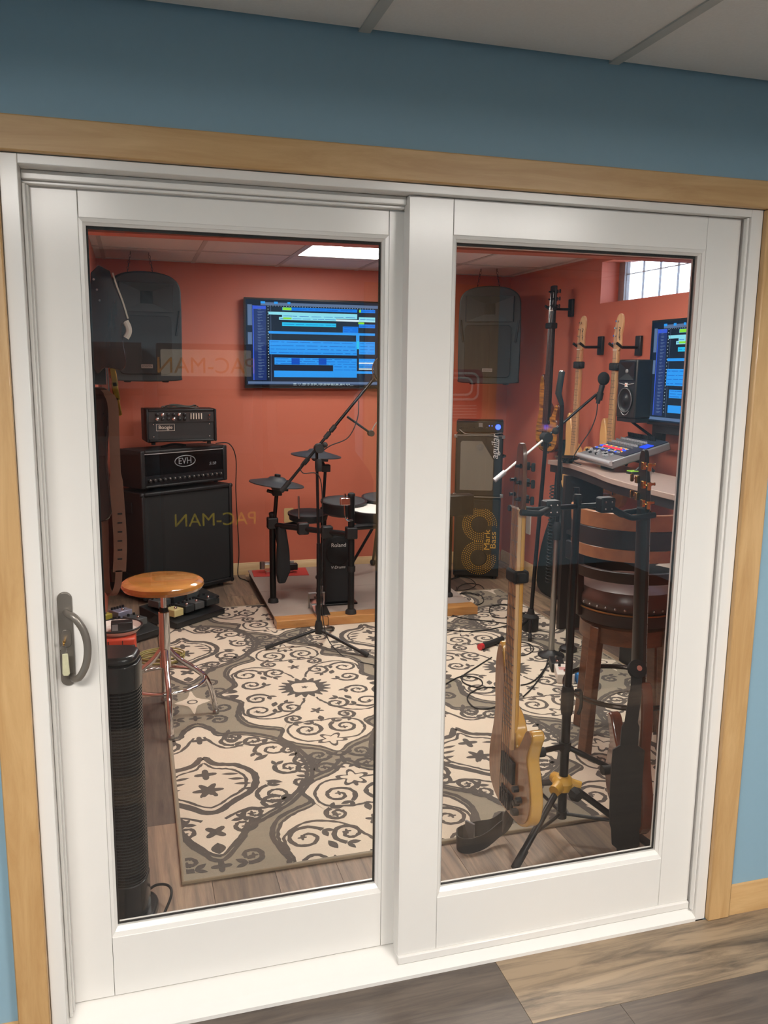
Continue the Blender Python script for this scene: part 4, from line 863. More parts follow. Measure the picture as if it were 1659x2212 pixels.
for k, (u, v) in enumerate(((250, 815), (254, 845), (258, 878))): MB().prism(rrect(.016, .05, .004, 3), -.01, .01, Matrix.Translation(at(u - 4, v, y=yg)) @ frame((0, 0, 0), (1, 0, .15), (-.15, 0, 1), (0, -1, 0))).build('gold_tuner', GOLD, lg, world=True, bevel=.002)
MB().prism(traced([(196, 840), (215, 836), (232, 842), (240, 870), (236, 930), (232, 1000), (240, 1060), (243, 1095), (236, 1118), (215, 1126), (200, 1126), (180, 1120), (175, 860)], 2), -.02, .02, FG).build('body', WAL, lg, world=True, bevel=.006)
MB().tube(pl([(217, 655), (224, 720), (232, 800), (236, 850)]), .002, 6).build('string', STEEL, lg, world=True)
MB().bx(.1, .17, yg + .0125, yg + .06, 1.55, 1.8).bx(XL + .001, .14, yg + .03, yg + .06, 1.6, 1.7).build('wall_hanger', BLACK, lg, world=True)
LEA = mat('brown leather', '#7A5442', .55, var=.15, scale=40, bump=.15)
gs = thing('guitar_strap', 'brown leather strap with adjustment slots hanging from the guitar by the door', 'strap', (.17, yg - .04, .97))
MB().ribbon([p for p in spline(pl([(225, 842), (243, 870), (247, 950), (251, 1040), (257, 1120), (260, 1180), (258, 1235)], yg - .05), 5)], [.018] * 3 + [.026] * 12 + [.034] * 16, (1, 0, 0), .004).build('strap_front', LEA, gs, world=True)
MB().ribbon([p for p in spline(pl([(257, 1232), (255, 1262), (247, 1282)], yg - .05) + pl([(238, 1284), (230, 1262), (228, 1200), (226, 1120)], yg - .01), 5)], .018, (1, 0, 0), .004).build('strap_tail', LEA, gs, world=True)
for k in range(6): 
    p = at(259, 1110 + k * 19.5, y=yg - .054); MB().bx(p.x - .006, p.x + .006, p.y - .001, p.y + .001, p.z - .0016, p.z + .0016).build('slot', RUBBER, gs, world=True, smooth=False)
# orange case with a tray on top
oc = thing('orange_case', 'small orange red case with a black latch behind the stool', 'case', (.115, 2.66, 0))
MB().bx(-.085, .09, -.15, .16, .004, .2).build('box', mat('orange red paint', '#C8492F', .35, var=.1), oc, bevel=.012)
MB().bx(.02, .024, -.154, -.15, .02, .19).bx(-.05, -.046, -.154, -.15, .02, .19).build('seam', BLACK, oc); MB().bx(.04, .085, -.165, -.15, .13, .165).build('latch', BLACK, oc, bevel=.004)
tr = thing('white_tray', 'shallow white oval tray with black edges on the orange case', 'tray', (.115, 2.64, .2))
MB().lathe([(.01, .002), (.1, .002), (.125, .03), (.118, .034), (.095, .012), (.01, .01)], n=30).build('dish', mat('white enamel', '#DDD3CB', .35), tr); MB().tube([(.123 * math.cos(a), .123 * math.sin(a), .033) for a in np.linspace(0, 6.28, 30)[:-1]], .006, 6, closed=True).build('rim', BLACK, tr)
tb_ = thing('tuner_box', 'small black box with a grey label lying in the white tray', 'box', (.13, 2.62, .213))
MB().bx(-.05, .06, -.03, .03, 0, .05).build('body', BLACK, tb_, bevel=.005); MB().bx(-.045, -.015, -.0315, -.0302, .008, .042).build('label', GREY, tb_, smooth=False)
# yellow green coiled cable
yc = MB()
for k in range(6):
    R_ = .085 + .008 * (k % 3)
    yc.tube([(.33 + R_ * 1.25 * math.cos(a), 2.66 + R_ * .95 * math.sin(a) + .006 * math.sin(2 * a + k), RZ + .006 + .0065 * k) for a in np.linspace(0, 6.28, 36)[:-1]], .004, 6, closed=True)
tag(yc.build('coiled_cable', mat('olive yellow cable', '#8F8446', .5)), 'coil of olive yellow cable on the rug behind the stool', 'cable')
# pedalboards and pedals
def pedalboard(label, a, b, depth, h=.06, zb=RZ + .003):
    a, b = Vector(a), Vector(b); an = math.atan2(b.y - a.y, b.x - a.x); l = (b - a).length
    t = thing('pedalboard', label, 'pedalboard', Matrix.Translation((a.x, a.y, zb)) @ Matrix.Rotation(an, 4, 'Z'))
    MB().add([(0, 0, .001), (l, 0, .001), (l, depth, .001), (0, depth, .001), (0, 0, h * .6), (l, 0, h * .6), (l, depth, h * 1.5), (0, depth, h * 1.5)], [(3, 2, 1, 0), (4, 5, 6, 7), (0, 1, 5, 4), (1, 2, 6, 5), (2, 3, 7, 6), (3, 0, 4, 7)]).build('board', mat('black board', '#191D1E', .5, var=.1), t, bevel=.004)
    MB().tube([(0, -.002, h * .6), (l, -.002, h * .6)], .004, 6).build('edge_rail', SATIN, t)
    return t, an, l, h
def pedal(label, base, an, x, y, w_, d_, h_, m, zb, name='effects_pedal', knobs=3, group=None):
    t = thing(name, label, 'effects pedal', base @ Matrix.Translation((x, y, zb)), group)
    MB().bx(-w_ / 2, w_ / 2, 0, d_, .0, h_).build('housing', m, t, bevel=.004)
    for k in range(knobs): MB().lathe([(.008, h_), (.007, h_ + .014)], (-w_ / 2 + w_ * (k + .5) / knobs, d_ * .75, 0), n=10).build('knob', BLACK if m is not BLACK else STEEL, t)
    MB().lathe([(.01, h_), (.01, h_ + .008), (.007, h_ + .012)], (0, d_ * .25, 0), n=12).build('footswitch', CHROME, t)
    return t
pA, anA, lA, hA = pedalboard('black pedalboard nearest the drum riser, crowded with effects pedals', (.44, 3.2), (.758, 3.465), .34)
BA = WM[pA.name]
CRP = mat('cream pedal paint', '#C9BE86', .4, var=.06)
DKP = mat('dark pedal paint', '#2A3032', .35, var=.1); DKG = mat('gun grey pedal paint', '#4A4F50', .35, var=.1)
spots = [(.05, .03, .075, .12, CRP, 'cream effects pedal with black knobs on the pedalboard by the riser', 4), (.15, .04, .07, .11, DKP, 'dark effects pedal beside the cream one', 2), (.235, .04, .08, .12, DKG, 'gun grey effects pedal in the middle of the front row', 3), (.34, .04, .09, .13, DKP, 'dark effects pedal at the end of the front row by the riser', 2), (.08, .19, .1, .1, DKG, 'grey effects pedal behind the cream one', 3), (.2, .19, .09, .11, DKP, 'dark square effects pedal in the back row', 4), (.32, .19, .1, .12, DKG, 'grey square effects pedal at the end of the back row', 2)]
for x, y, w_, d_, m_, lb, kn in spots: pedal(lb, BA, anA, x, y, w_, d_, .045, m_, hA * .6 + (y + d_) * .17 + .004, knobs=kn)
wp = thing('wah_pedal', 'black rocker pedal with a tread plate behind the pedalboard', 'effects pedal', BA @ Matrix.Translation((.52, .2, .0)))
MB().bx(-.05, .05, 0, .24, 0, .04).build('base', DKP, wp, bevel=.006); MB().add([(-.045, 0, .045), (.045, 0, .045), (.045, .24, .09), (-.045, .24, .09), (-.045, 0, .055), (.045, 0, .055), (.045, .24, .1), (-.045, .24, .1)], [(3, 2, 1, 0), (4, 5, 6, 7), (0, 1, 5, 4), (1, 2, 6, 5), (2, 3, 7, 6), (3, 0, 4, 7)]).build('treadle', RUBBER, wp)
pB, anB, lB, hB = pedalboard('black pedalboard against the side wall, behind the orange case', (.055, 2.9), (.35, 3.13), .33)
BB = WM[pB.name]
LAV = mat('silver lavender pedal', '#9A9CB0', .3, metal=.4); YEL = mat('yellow pedal paint', '#A79A3E', .4)
for x, y, w_, d_, m_, lb, kn in [(.06, .05, .08, .12, DKP, 'dark effects pedal at the wall end of the far pedalboard', 2), (.16, .06, .08, .12, DKG, 'grey effects pedal in front of the silver one', 3), (.27, .05, .08, .13, DKG, 'grey effects pedal at the stool end of the far pedalboard', 2), (.27, .2, .1, .1, LAV, 'silver lavender effects pedal with many knobs', 5), (.15, .21, .07, .1, YEL, 'narrow yellow effects pedal in the back row', 1), (.06, .2, .08, .11, DKP, 'dark effects pedal beside the yellow one', 2)]:
    pedal(lb, BB, anB, x, y, w_, d_, .042, m_, hB * .6 + (y + d_) * .17 + .004, knobs=kn)
tag(MB().prism(rrect(.075, .115, .006, 3, 1.372, .455), 0, .006, frame((0, YB - .0005, 0), (1, 0, 0), (0, 0, 1), (0, -1, 0))).build('outlet_plate', mat('almond plastic', '#C9B27F', .4)), 'almond outlet plate low on the terracotta back wall', 'outlet')
tag(MB().prism(rrect(.075, .16, .006, 3, 0, 0), 0, .006, frame((XR - .0005, 4.05, .4), (0, -1, 0), (0, 0, 1), (-1, 0, 0))).build('outlet_plate', OFFW), 'white wall plate low on the side wall behind the bass cabinets', 'outlet')
# ------------------------------------------------------------------ bass cabinets in the corner
C0, C1 = Vector((2.565, 4.045, 0)), Vector((2.885, 3.905, 0)); cw = (C1 - C0).length
cang = math.degrees(math.atan2(C1.y - C0.y, C1.x - C0.x)); CMID = (C0 + C1) / 2
def cab_frame(z, off=0., al=0.): return Matrix.Translation((0, 0, z)) @ yaw(tuple(CMID), cang) @ Matrix.Translation((al, off, 0))
mk = thing('bass_cabinet', 'black bass cabinet with yellow perforated speaker rings, under the other one', 'speaker', cab_frame(.0))
h_ = cw / 2
MB().bx(-h_, h_, 0.012, .34, .02, .63).build('shell', mat('dark blue black carpet', '#1B2124', .8, var=.2, scale=300, bump=.3), mk, bevel=.01)
MB().bx(-h_ + .012, h_ - .012, 0, .0118, .03, .62).build('grille_plate', mat('black grille plate', '#15140F', .5), mk, bevel=.003)
MB().bx(-.1, .1, -.006, 0, .555, .6).build('port_slot', RUBBER, mk, smooth=False)
YM = mat('yellow cone', '#B98B2C', .5, var=.15, scale=60)
for zc in (.43, .17):
    ring = MB(); 
    MB().lathe([(.062, 0), (.058, .006)], (0.02, -.001, zc), (0, -1, 0), 28).build('dust_cap', RUBBER, mk)
    a_ = 0; rows = 0
    for ri in range(5):
        rr = .07 + ri * .0145; nn_ = int(2 * math.pi * rr / .0155)
        for k in range(nn_):
            a = 2 * math.pi * (k + .5 * (ri % 2)) / nn_; ring.lathe([(.0044, -.0004), (.0044, .0006)], (.02 + rr * math.cos(a), -.0008, zc + rr * math.sin(a)), (0, -1, 0), 6)
    o = ring.build('perforated_ring', YM, mk, smooth=False); o['kind'] = 'stuff'
MLT = frame((.115, -.0045, .31), (0, 0, 1), (-1, 0, 0), (0, -1, 0))
YPL = mat('yellow logo', '#D0A23A', .45, var=.05)
MB().bx(.06, .148, -.004, -.0008, .2, .425).build('logo_plate', mat('black logo plate', '#151310', .4), mk, smooth=False)
lettering('Mark', .062, frame((.082, -.0046, .312), (0, 0, 1), (-1, 0, 0), (0, -1, 0)), YPL, mk, sx=1.25)
lettering('Bass', .062, frame((.128, -.0046, .312), (0, 0, 1), (-1, 0, 0), (0, -1, 0)), YPL, mk, sx=1.25)
for x in (-h_ + .03, h_ - .03):
    for y in (.04, .3): MB().lathe([(.015, .001), (.018, .02)], (x, y, 0), n=12).build('foot', RUBBER, mk)
ag = thing('bass_cabinet', 'black bass cabinet with a grey grille cloth, on top of the yellow ringed one', 'speaker', cab_frame(.645, -.015))
ah = .178
MB().bx(-ah, ah, .02, .34, .0, .47).build('shell', TOLEX, ag, bevel=.01)
MB().bx(-ah + .012, ah - .012, .004, .0198, .012, .458).build('baffle', mat('black baffle', '#15171A', .5), ag, bevel=.002)
MB().prism([(-.14, .05), (.1, .05), (.11, .06), (.11, .285), (.02, .425), (-.13, .425), (-.14, .41)], -.0035, .006, FR).build('grille_cloth', mat('silver grey grille cloth', '#6C6A63', .85, var=.2, scale=400, bump=.4), ag, bevel=.003)
lettering('aguilar', .075, frame((.118, .0, .385), (0, 0, 1), (-1, 0, 0), (0, -1, 0)), WLT, ag, sx=.95, shear=.2, depth=.003)
MB().bx(.142, .147, -.002, .004, .33, .44).build('logo_swash', WLT, ag, smooth=False)
MB().bx(-ah, ah, .0, .006, -.002, .005).bx(-ah, ah, .0, .006, .464, .471).build('metal_edge', STEEL, ag)
for x in (-ah, ah):
    for z in (.012, .458): MB().bx(x - .012, x + .012, .0, .03, z - .012, z + .012).build('corner_guard', STEEL, ag, bevel=.003)
MB().tube(spline([(ah + .002, .1, .3), (ah + .02, .17, .3), (ah + .002, .24, .3)], 6), .009, 8).build('side_handle', RUBBER, ag)
bh = thing('bass_amplifier', 'small black bass amplifier with a glowing blue light on the cabinets', 'amplifier', cab_frame(1.135, 0., .0))
MB().bx(-.175, .175, .0, .24, 0, .085).build('chassis', BLACK, bh, bevel=.004)
MB().bx(-.172, .172, -.003, 0, .004, .081).build('face_plate', mat('black face plate', '#1A1B1D', .35), bh)
for i in range(7): MB().lathe([(.008, 0), (.007, .012)], (-.14 + i * .032, -.003, .032), (0, -1, 0), 12).build('knob', BLACK, bh)
MB().lathe([(.02, 0), (.018, .004)], (.135, -.003, .042), (0, -1, 0), 20).build('power_light', glow('blue lamp', '#2A3CFF', 9.), bh)
for x in (.07, .09): MB().lathe([(.004, 0), (.003, .003)], (x, -.003, .05), (0, -1, 0), 8).build('indicator', glow('blue indicator', '#4C6CFF', 3.), bh)
MB().bx(-.01, .02, -.005, -.003, .04, .07).build('logo', STEEL, bh, smooth=False)
for x in (-.14, .14):
    for y in (.03, .2): MB().lathe([(.012, -.018), (.012, 0)], (x, y, 0), n=10).build('foot', RUBBER, bh)
tag(MB().tube([(WM[bh.name] @ Vector(p)) for p in spline([(-.15, -.02, .02), (-.1, -.06, -.008), (0, -.05, -.01), (.08, -.06, -.008), (.16, -.02, .0), (.165, .02, -.01)], 6)], .003, 6).build('patch_cable', mat('pale cable', '#8C8A82', .5)), 'pale patch cable along the top of the bass cabinets', 'cable')
# ------------------------------------------------------------------ guitars
def smooth_outline(pts, n=5): return [(p.x, p.y) for p in spline([(a, b, 0) for a, b in pts], n, True)]
BASS_BODY = [(0, 0), (.09, .006), (.15, .045), (.17, .115), (.152, .19), (.132, .24), (.146, .29), (.16, .322), (.148, .342), (.122, .335), (.095, .295), (.068, .258), (.042, .25), (.036, .3), (.0, .34), (-.036, .36), (-.058, .42), (-.083, .50), (-.104, .545), (-.13, .53), (-.143, .47), (-.143, .40), (-.135, .32), (-.146, .25), (-.168, .175), (-.172, .11), (-.152, .045), (-.09, .006)]
def guitar(name, label, M, body, thick, top_m, side_m, fb0, nut, w0, w1, fb_m, neck_m, head, head_m, ns, frets, tuners, hw, group=None, pick=(), bridge=.09, knobs=(), each=True, dots=False, key_m=None):
    t = thing(name, label, 'guitar', M, group); o2 = smooth_outline(body)
    MB().prism(o2, 0, thick).build('body', side_m, t, bevel=.009, seg=3)
    if top_m is not side_m: MB().prism([(p[0] * .955, (p[1] - .25) * .965 + .25) for p in o2], thick + .0002, thick + .004).build('top', top_m, t, bevel=.002)
    zt = thick + .004; ft = .012
    L_ = nut - fb0
    MB().add([(-w0 / 2, fb0, zt), (w0 / 2, fb0, zt), (w1 / 2, nut, zt), (-w1 / 2, nut, zt), (-w0 / 2, fb0, zt + ft), (w0 / 2, fb0, zt + ft), (w1 / 2, nut, zt + ft), (-w1 / 2, nut, zt + ft)], [(3, 2, 1, 0), (4, 5, 6, 7), (0, 1, 5, 4), (1, 2, 6, 5), (2, 3, 7, 6), (3, 0, 4, 7)]).build('fretboard', fb_m, t, bevel=.0015)
    nk = MB(); sec = []
    ys = list(np.linspace(fb0 + .02, nut + .01, 8))
    for y in ys:
        f = (y - fb0) / L_; ww = (w0 + (w1 - w0) * f) / 2; sec.append([(ww * math.cos(a), y, zt - .0002 - .021 * abs(math.sin(a)) ** .8) for a in np.linspace(math.pi, 2 * math.pi, 9)])
    vs = [p for s_ in sec for p in s_]; fs = []
    for i in range(7):
        for k in range(8): fs.append((i * 9 + k, i * 9 + k + 1, i * 9 + 10 + k, i * 9 + 9 + k))
        fs.append((i * 9 + 8, i * 9, i * 9 + 9, i * 9 + 17))
    fs += [tuple(range(8, -1, -1)), tuple(63 + k for k in range(9))]
    nk.add(vs, fs).build('neck', neck_m, t)
    MB().prism([(p[0], p[1] + nut) for p in head], zt - .008, zt + .006, Matrix.Identity(4)).build('headstock', head_m, t, bevel=.0025)
    MB().bx(-w1 / 2, w1 / 2, nut - .001, nut + .005, zt + ft, zt + ft + .003).build('nut', OFFW if hw is not GOLD else GOLD, t, smooth=False)
    scale_ = nut - bridge; src = None; joined = MB()
    for k in range(1, frets + 1):
        y = nut - scale_ * (1 - 2 ** (-k / 12))
        if y < fb0 + .005: break
        f = (y - fb0) / L_; ww = (w0 + (w1 - w0) * f) / 2 - .0008
        if each:
            if src is None: src = MB().bx(-1, 1, -.0016, .0016, 0, .0018).build('fret', STEEL if hw is not GOLD else GOLD, t, smooth=False); fo = src
            else: fo = src.copy(); COL.objects.link(fo); fo.parent = t
            fo.location = (0, y, zt + ft); fo.scale = (ww, 1, 1)
        else: joined.bx(-ww, ww, y - .0014, y + .0014, zt + ft, zt + ft + .0014)
    if not each: joined.build('fret_wires', mat('dark fret', '#6B5A48', .4, metal=.5), t, smooth=False)
    for i in range(ns):
        f = (i + .5) / ns - .5
        MB().tube([(f * w0 * 1.0, bridge, zt + .016), (f * w1 * .92, nut, zt + ft + .0028), (head_pts(tuners, i)[0], nut + head_pts(tuners, i)[1], zt + .012)], .0011 if ns > 4 else .0009, 5).build('string', STEEL, t)
    for (tx, ty, side) in tuners:
        tp = MB().lathe([(.0075, 0), (.0075, .004), (.0045, .006), (.0045, .016), (.006, .017)], (tx, nut + ty, zt + .0065), (0, 0, 1), 12).build('tuner', hw, t)
        MB().tube([(tx, nut + ty, zt - .014), (tx + side * .03, nut + ty, zt - .014)], .003, 6).prism(rrect(.012, .026, .004, 3, 0, 0), -.003, .003, Matrix.Translation((tx + side * .042, nut + ty, zt - .014)) @ Matrix.Rotation(math.pi / 2, 4, 'Y')).bx(tx - .009, tx + .009, nut + ty - .012, nut + ty + .012, zt - .02, zt - .0085).build('tuner_key', key_m or hw, tp, bevel=.0015)
    for (x0, x1, y0, y1) in pick: MB().bx(x0, x1, y0, y1, zt - .001, zt + .011).build('pickup', BLACK, t, bevel=.003)
    for (x, y) in knobs: MB().lathe([(.0105, 0), (.0095, .018), (.006, .0185)], (x, y, zt), (0, 0, 1), 16).build('knob', BLACK if hw is not CHROME else CHROME, t)
    br = MB().bx(-w0 * .62, w0 * .62, bridge - .045, bridge + .012, zt - .0005, zt + .006).build('bridge', BLACK if hw is not CHROME else CHROME, t, bevel=.001)
    for i in range(ns):
        f = (i + .5) / ns - .5; MB().bx(f * w0 - .005, f * w0 + .005, bridge - .042, bridge + .006, zt + .0062, zt + .0155).build('saddle', BLACK if hw is not CHROME else STEEL, br, bevel=.001)
    if dots:
        for k in (3, 5, 7, 9, 12, 15, 17):
            y = nut - scale_ * (1 - 2 ** (-(k - .5) / 12)); MB().lathe([(.004, 0), (.004, .0006)], (0, y, zt + ft), (0, 0, 1), 10).build('inlay', BLACK, t)
    MB().lathe([(.006, 0), (.004, .006), (.008, .012), (.004, .014)], (0, .002, thick * .5), (0, -1, 0), 12).build('strap_button', hw, t)
    return t
def head_pts(tuners, i): return tuners[i % len(tuners)]
HEAD5 = smooth_outline([(-.024, -.005), (.026, -.005), (.036, .03), (.034, .1), (.03, .16), (.018, .192), (-.004, .198), (-.016, .185), (-.02, .15), (-.034, .09), (-.036, .03)], 4)
WT = wood('walnut flame top', '#7A5335', '#A57A50', .3, 5., (10, 2, 2), coat=.5)
MPB = mat('honey maple side', '#C99A4F', .22, var=.08, scale=8, coat=.6)
MFB = wood('maple fretboard', '#B99268', '#D8B389', .35, 4., (8, 1, 8))
b1p = at(1110, 1757, y=.40)
M1 = frame((b1p.x + .02, .40, b1p.z), (0, -1, 0), (.0, .02, 1), (-1, 0, 0))
b1t = at(1140, 1098, y=.40); ax = (Vector((b1t.x + .02, .41, b1t.z)) - Vector((b1p.x + .02, .40, b1p.z))).normalized()
Zf = Vector((-1, .03, 0)); Zf = (Zf - ax * ax.dot(Zf)).normalized(); Xf = ax.cross(Zf)
M1 = frame((b1p.x + .02, .40, b1p.z), Xf, ax, Zf)
NUT1 = (Vector((b1t.x + .02, .41, b1t.z)) - Vector((b1p.x + .02, .40, b1p.z))).length
bass = guitar('bass_guitar', 'five string bass with a walnut top and maple fretboard, hanging on the guitar stand', M1, BASS_BODY, .04, WT, MPB, .235, NUT1, .074, .05, MFB, MPB, HEAD5, wood('walnut headstock', '#5A3726', '#7E5237', .3, 5., (5, 2, 2), coat=.3), 5, 24,
              [(-.02, .04, -1), (-.018, .085, -1), (.02, .03, 1), (.02, .08, 1), (.018, .13, 1)], SATIN, None, [(-.045, .052, .125, .2)], .075, [(.075, .125), (.083, .083), (.07, .048), (.08, .02 + .03), (.1, .1)], True, key_m=RUBBER)
RB = wood('reddish mahogany body', '#4A2418', '#6E3A28', .2, 4., (4, 1, 4), coat=.6)
b2p = at(1342, 1775, y=.44); b2t = at(1362, 1105, y=.44)
B2 = Vector((b2p.x - .0, .44, b2p.z)); ax2 = (b2t - b2p).normalized(); Zf = Vector((.985, -.17, 0)); Zf = (Zf - ax2 * ax2.dot(Zf)).normalized()
M2 = frame(B2, ax2.cross(Zf), ax2, Zf); NUT2 = (b2t - b2p).length
EB = mat('dark neck wood', '#1E1916', .35, var=.15, scale=20)
bass2 = guitar('bass_guitar', 'dark necked reddish bass with gold tuners, seen from behind on the guitar stand', M2, [(x * .95, y) for x, y in BASS_BODY], .04, RB, RB, .24, NUT2, .074, .05, EB, EB, HEAD5, EB, 5, 24,
               [(-.024, .03, -1), (-.024, .09, -1), (-.022, .15, -1), (.024, .045, 1), (.024, .1, 1)], GOLD, None, [(-.045, .05, .13, .2)], .08, [(.08, .12), (.09, .08)], False)
for x, y in ((-.015, .27), (.015, .27), (-.015, .31), (.015, .31)):
    MB().lathe([(.006, -.001), (.005, .003)], (x, y, 0), (0, 0, -1), 10).build('neck_bolt', GOLD, bass2)
MB().prism(rrect(.1, .16, .02, 4, -.03, .13), -.002, .001).build('cavity_cover', BLACK, bass2)
# ------------------------------------------------------------------ wall hung basses
def hanger(label, p, d=.14):
    t = thing('guitar_hanger', label, 'wall hook', (XR, p[0], p[1]))
    MB().bx(-.022, -.001, -.028, .028, -.06, .06).build('wall_plate', BLACK, t, bevel=.004)
    MB().tube([(-.02, 0, -.01), (-d + .0, 0, -.012)], .009, 8).build('arm', SATIN, t)
    for s_ in (-1, 1): MB().tube(spline([(-d, 0, -.012), (-d - .01, s_ * .03, -.012), (-d - .025, s_ * .042, -.004), (-d - .05, s_ * .042, .012)], 5), .0085, 8).build('yoke_arm', RUBBER, t)
    return t
def wall_M(u, v, z=None, x=3.105, y=None): 
    p = at(u, v, x=x); return p
AMB = wood('amber flame maple', '#5A3212', '#C98A34', .18, 2.2, (2, 26, 6), coat=.7, contrast=(.38, .6))
BLN = wood('blonde maple', '#B98F62', '#D8B284', .35, 3., (8, 1, 8)); BLB = mat('natural ash body', '#D2A566', .25, var=.08, scale=6, coat=.5)
def hang(u_nut, v_nut, length, x=3.085):
    p = at(u_nut, v_nut, x=x); return frame((x, p.y + .02, p.z - length), (0, -1, 0), (0, -.015, 1), (-1, 0, 0)), p
H4 = smooth_outline([(-.022, -.005), (.022, -.005), (.05, .03), (.045, .09), (.058, .15), (.05, .2), (.02, .215), (-.01, .19), (-.03, .12), (-.034, .05)], 4)
HSQ = smooth_outline([(-.03, -.005), (.03, -.005), (.04, .03), (.04, .15), (.03, .17), (-.03, .17), (-.04, .15), (-.04, .03)], 3)
M3, pn = hang(1206, 672, .98)
g6 = guitar('bass_guitar', 'six string bass with a dark neck and amber flamed body hung on the side wall', M3, BASS_BODY, .04, AMB, RB, .2, .98, .085, .062, EB, EB, HSQ, EB, 6, 24, [(-.025, .03, -1), (-.025, .08, -1), (-.025, .13, -1), (.025, .03, 1), (.025, .08, 1), (.025, .13, 1)], SATIN, None, [(-.05, .05, .2, .225), (-.05, .05, .12, .145)], .08, [(.09, .1), (.08, .06)], False)
MB().bx(-.046, .046, .86, .9, .022, .074).build('fret_wrap', RUBBER, g6, bevel=.008)
hanger('black wall hanger holding the amber flamed bass', (pn.y + .01, pn.z + .025))
FB = [(x * 1.0, y) for x, y in BASS_BODY]
for (u, v), lab, hl in (((1267, 756), 'natural bass with a maple neck and slim headstock, hung next to the amber flamed one', 'black wall hanger holding the slim headed maple bass'), ((1347, 757), 'natural bass with a maple neck, hung beside the desk speaker', 'black wall hanger beside the desk speaker')):
    MM, pn = hang(u, v, .96, 3.08)
    gt = guitar('bass_guitar', lab, MM, FB, .042, BLB, BLB, .22, .96, .062, .042, BLN, BLN, H4, BLN, 4, 21, [(-.012, .04, -1), (-.008, .085, -1), (.0, .13, -1), (.01, .17, -1)], CHROME, None, [(-.04, .04, .13, .165)], .08, [(.09, .1), (.1, .06)], False, dots=True)
    MB().bx(-.036, .036, .84, .885, .024, .074).bx(.03, .05, .85, .88, .04, .066).build('fret_wrap', RUBBER, gt, bevel=.008)
    lettering('Fender', .028, Matrix.Translation((.03, .96 + .1, .0525)) @ Matrix.Rotation(math.radians(-85), 4, 'Z'), BLACK, gt, shear=.3)
    hanger(hl, (pn.y + .01, pn.z + .03))
# dark case leaning behind
gc = thing('guitar_case', 'black soft guitar case leaning on the side wall between the hung basses', 'case', (3.08, 3.4, 0))
MB().prism(smooth_outline([(-.16, 0), (.16, 0), (.18, .25), (.12, .45), (.06, .6), (.06, 1.05), (-.06, 1.05), (-.06, .6), (-.12, .45), (-.18, .25)], 4), 0, .06, frame((.02, .0, .02), (0, -1, 0), (.06, 0, 1), (-1, 0, .06))).build('bag', mat('dark teal nylon', '#152022', .6, var=.15), gc, bevel=.015)
# ------------------------------------------------------------------ desk with mixer, speaker and stool
DZ = 1.05
dt = thing('studio_desk', 'standing height desk with a taupe top and dark frame along the side wall', 'desk', (2.85, 1.85, 0))
TOPM = mat('taupe laminate', '#9E8B81', .35, var=.04, scale=80)
top_o = [(p.x, p.y) for p in spline([(2.705, 2.835, 0), (2.73, 2.6, 0), (2.66, 2.2, 0), (2.6, 1.9, 0), (2.58, 1.34, 0), (2.6, .95, 0)], 6)] + [(3.0, .95), (3.0, 2.86)]
MB().prism(top_o[::-1], DZ - .028, DZ).build('desktop', TOPM, dt, world=True, bevel=.003)
MB().prism([(x + (.02 if x < 2.9 else -.004), y) for x, y in top_o][::-1], DZ - .075, DZ - .0285).build('apron', mat('dark brown frame', '#241C1A', .5), dt, world=True)
DKF = MATS['dark brown frame']
for y in (.99, 2.62): MB().bx(2.72, 2.98, y, y + .03, RZ + .003, DZ - .076).build('side_panel', DKF, dt, world=True)
MB().bx(2.74, 2.98, 1.021, 2.619, .6195, .645).build('lower_shelf', DKF, dt, world=True)
MB().bx(2.96, 2.98, 1.021, 2.619, .3, .619).build('back_panel', DKF, dt, world=True)
# papers and box on the lower shelf
pp = thing('paper_sheets', 'loose printed sheets on the lower desk shelf', 'paper', (2.85, 1.55, .646))
for k in range(3):
    MB().bx(-.1, .1, -.14, .14, .001 + k * .0015, .002 + k * .0015, Matrix.Rotation(.3 * k - .2, 4, 'Z')).build('sheet', OFFW, pp, smooth=False)
bxs = thing('rack_unit', 'black rack unit on the lower desk shelf', 'audio equipment', (2.86, 2.2, .646))
MB().bx(-.11, .12, -.2, .22, .001, .12).build('chassis', BLACK, bxs, bevel=.004); MB().bx(-.114, -.111, -.19, .21, .01, .11).build('face_plate', DKP, bxs)
for k in range(5): MB().lathe([(.01, 0), (.009, .014)], (-.114, -.13 + k * .07, .06), (-1, 0, 0), 12).build('knob', STEEL, bxs)
MX = Vector((-.1, -.99, -.01)).normalized(); FLc = Vector((2.765, 2.575, 1.118))
MYd = Vector((.95, -.1, .29)); MYd = (MYd - MX * MX.dot(MYd)).normalized(); MZn = MX.cross(MYd)
mxr = thing('mixing_console', 'grey digital mixing console with lit red and blue buttons propped on the desk', 'mixer', frame(FLc, MX, MYd, MZn))
mw, md = .44, .36
MB().bx(0, mw, 0, md, -.045, 0).build('chassis', mat('silver grey console', '#7E8083', .35, metal=.3), mxr, bevel=.008)
MB().bx(.006, mw - .006, .088, md - .006, .0003, .004).build('control_surface', mat('dark blue console panel', '#232B3C', .4), mxr)
MB().tube([(0, .002, -.012), (mw, .002, -.012)], .014, 10).build('front_edge', SILVER, mxr)
RG, BG, WG, AG = glow('red button', '#FF3048', 2.2), glow('blue button', '#3355FF', 2.2), mat('pale button', '#AEB6C6', .4), glow('amber button', '#FFB050', 1.6)
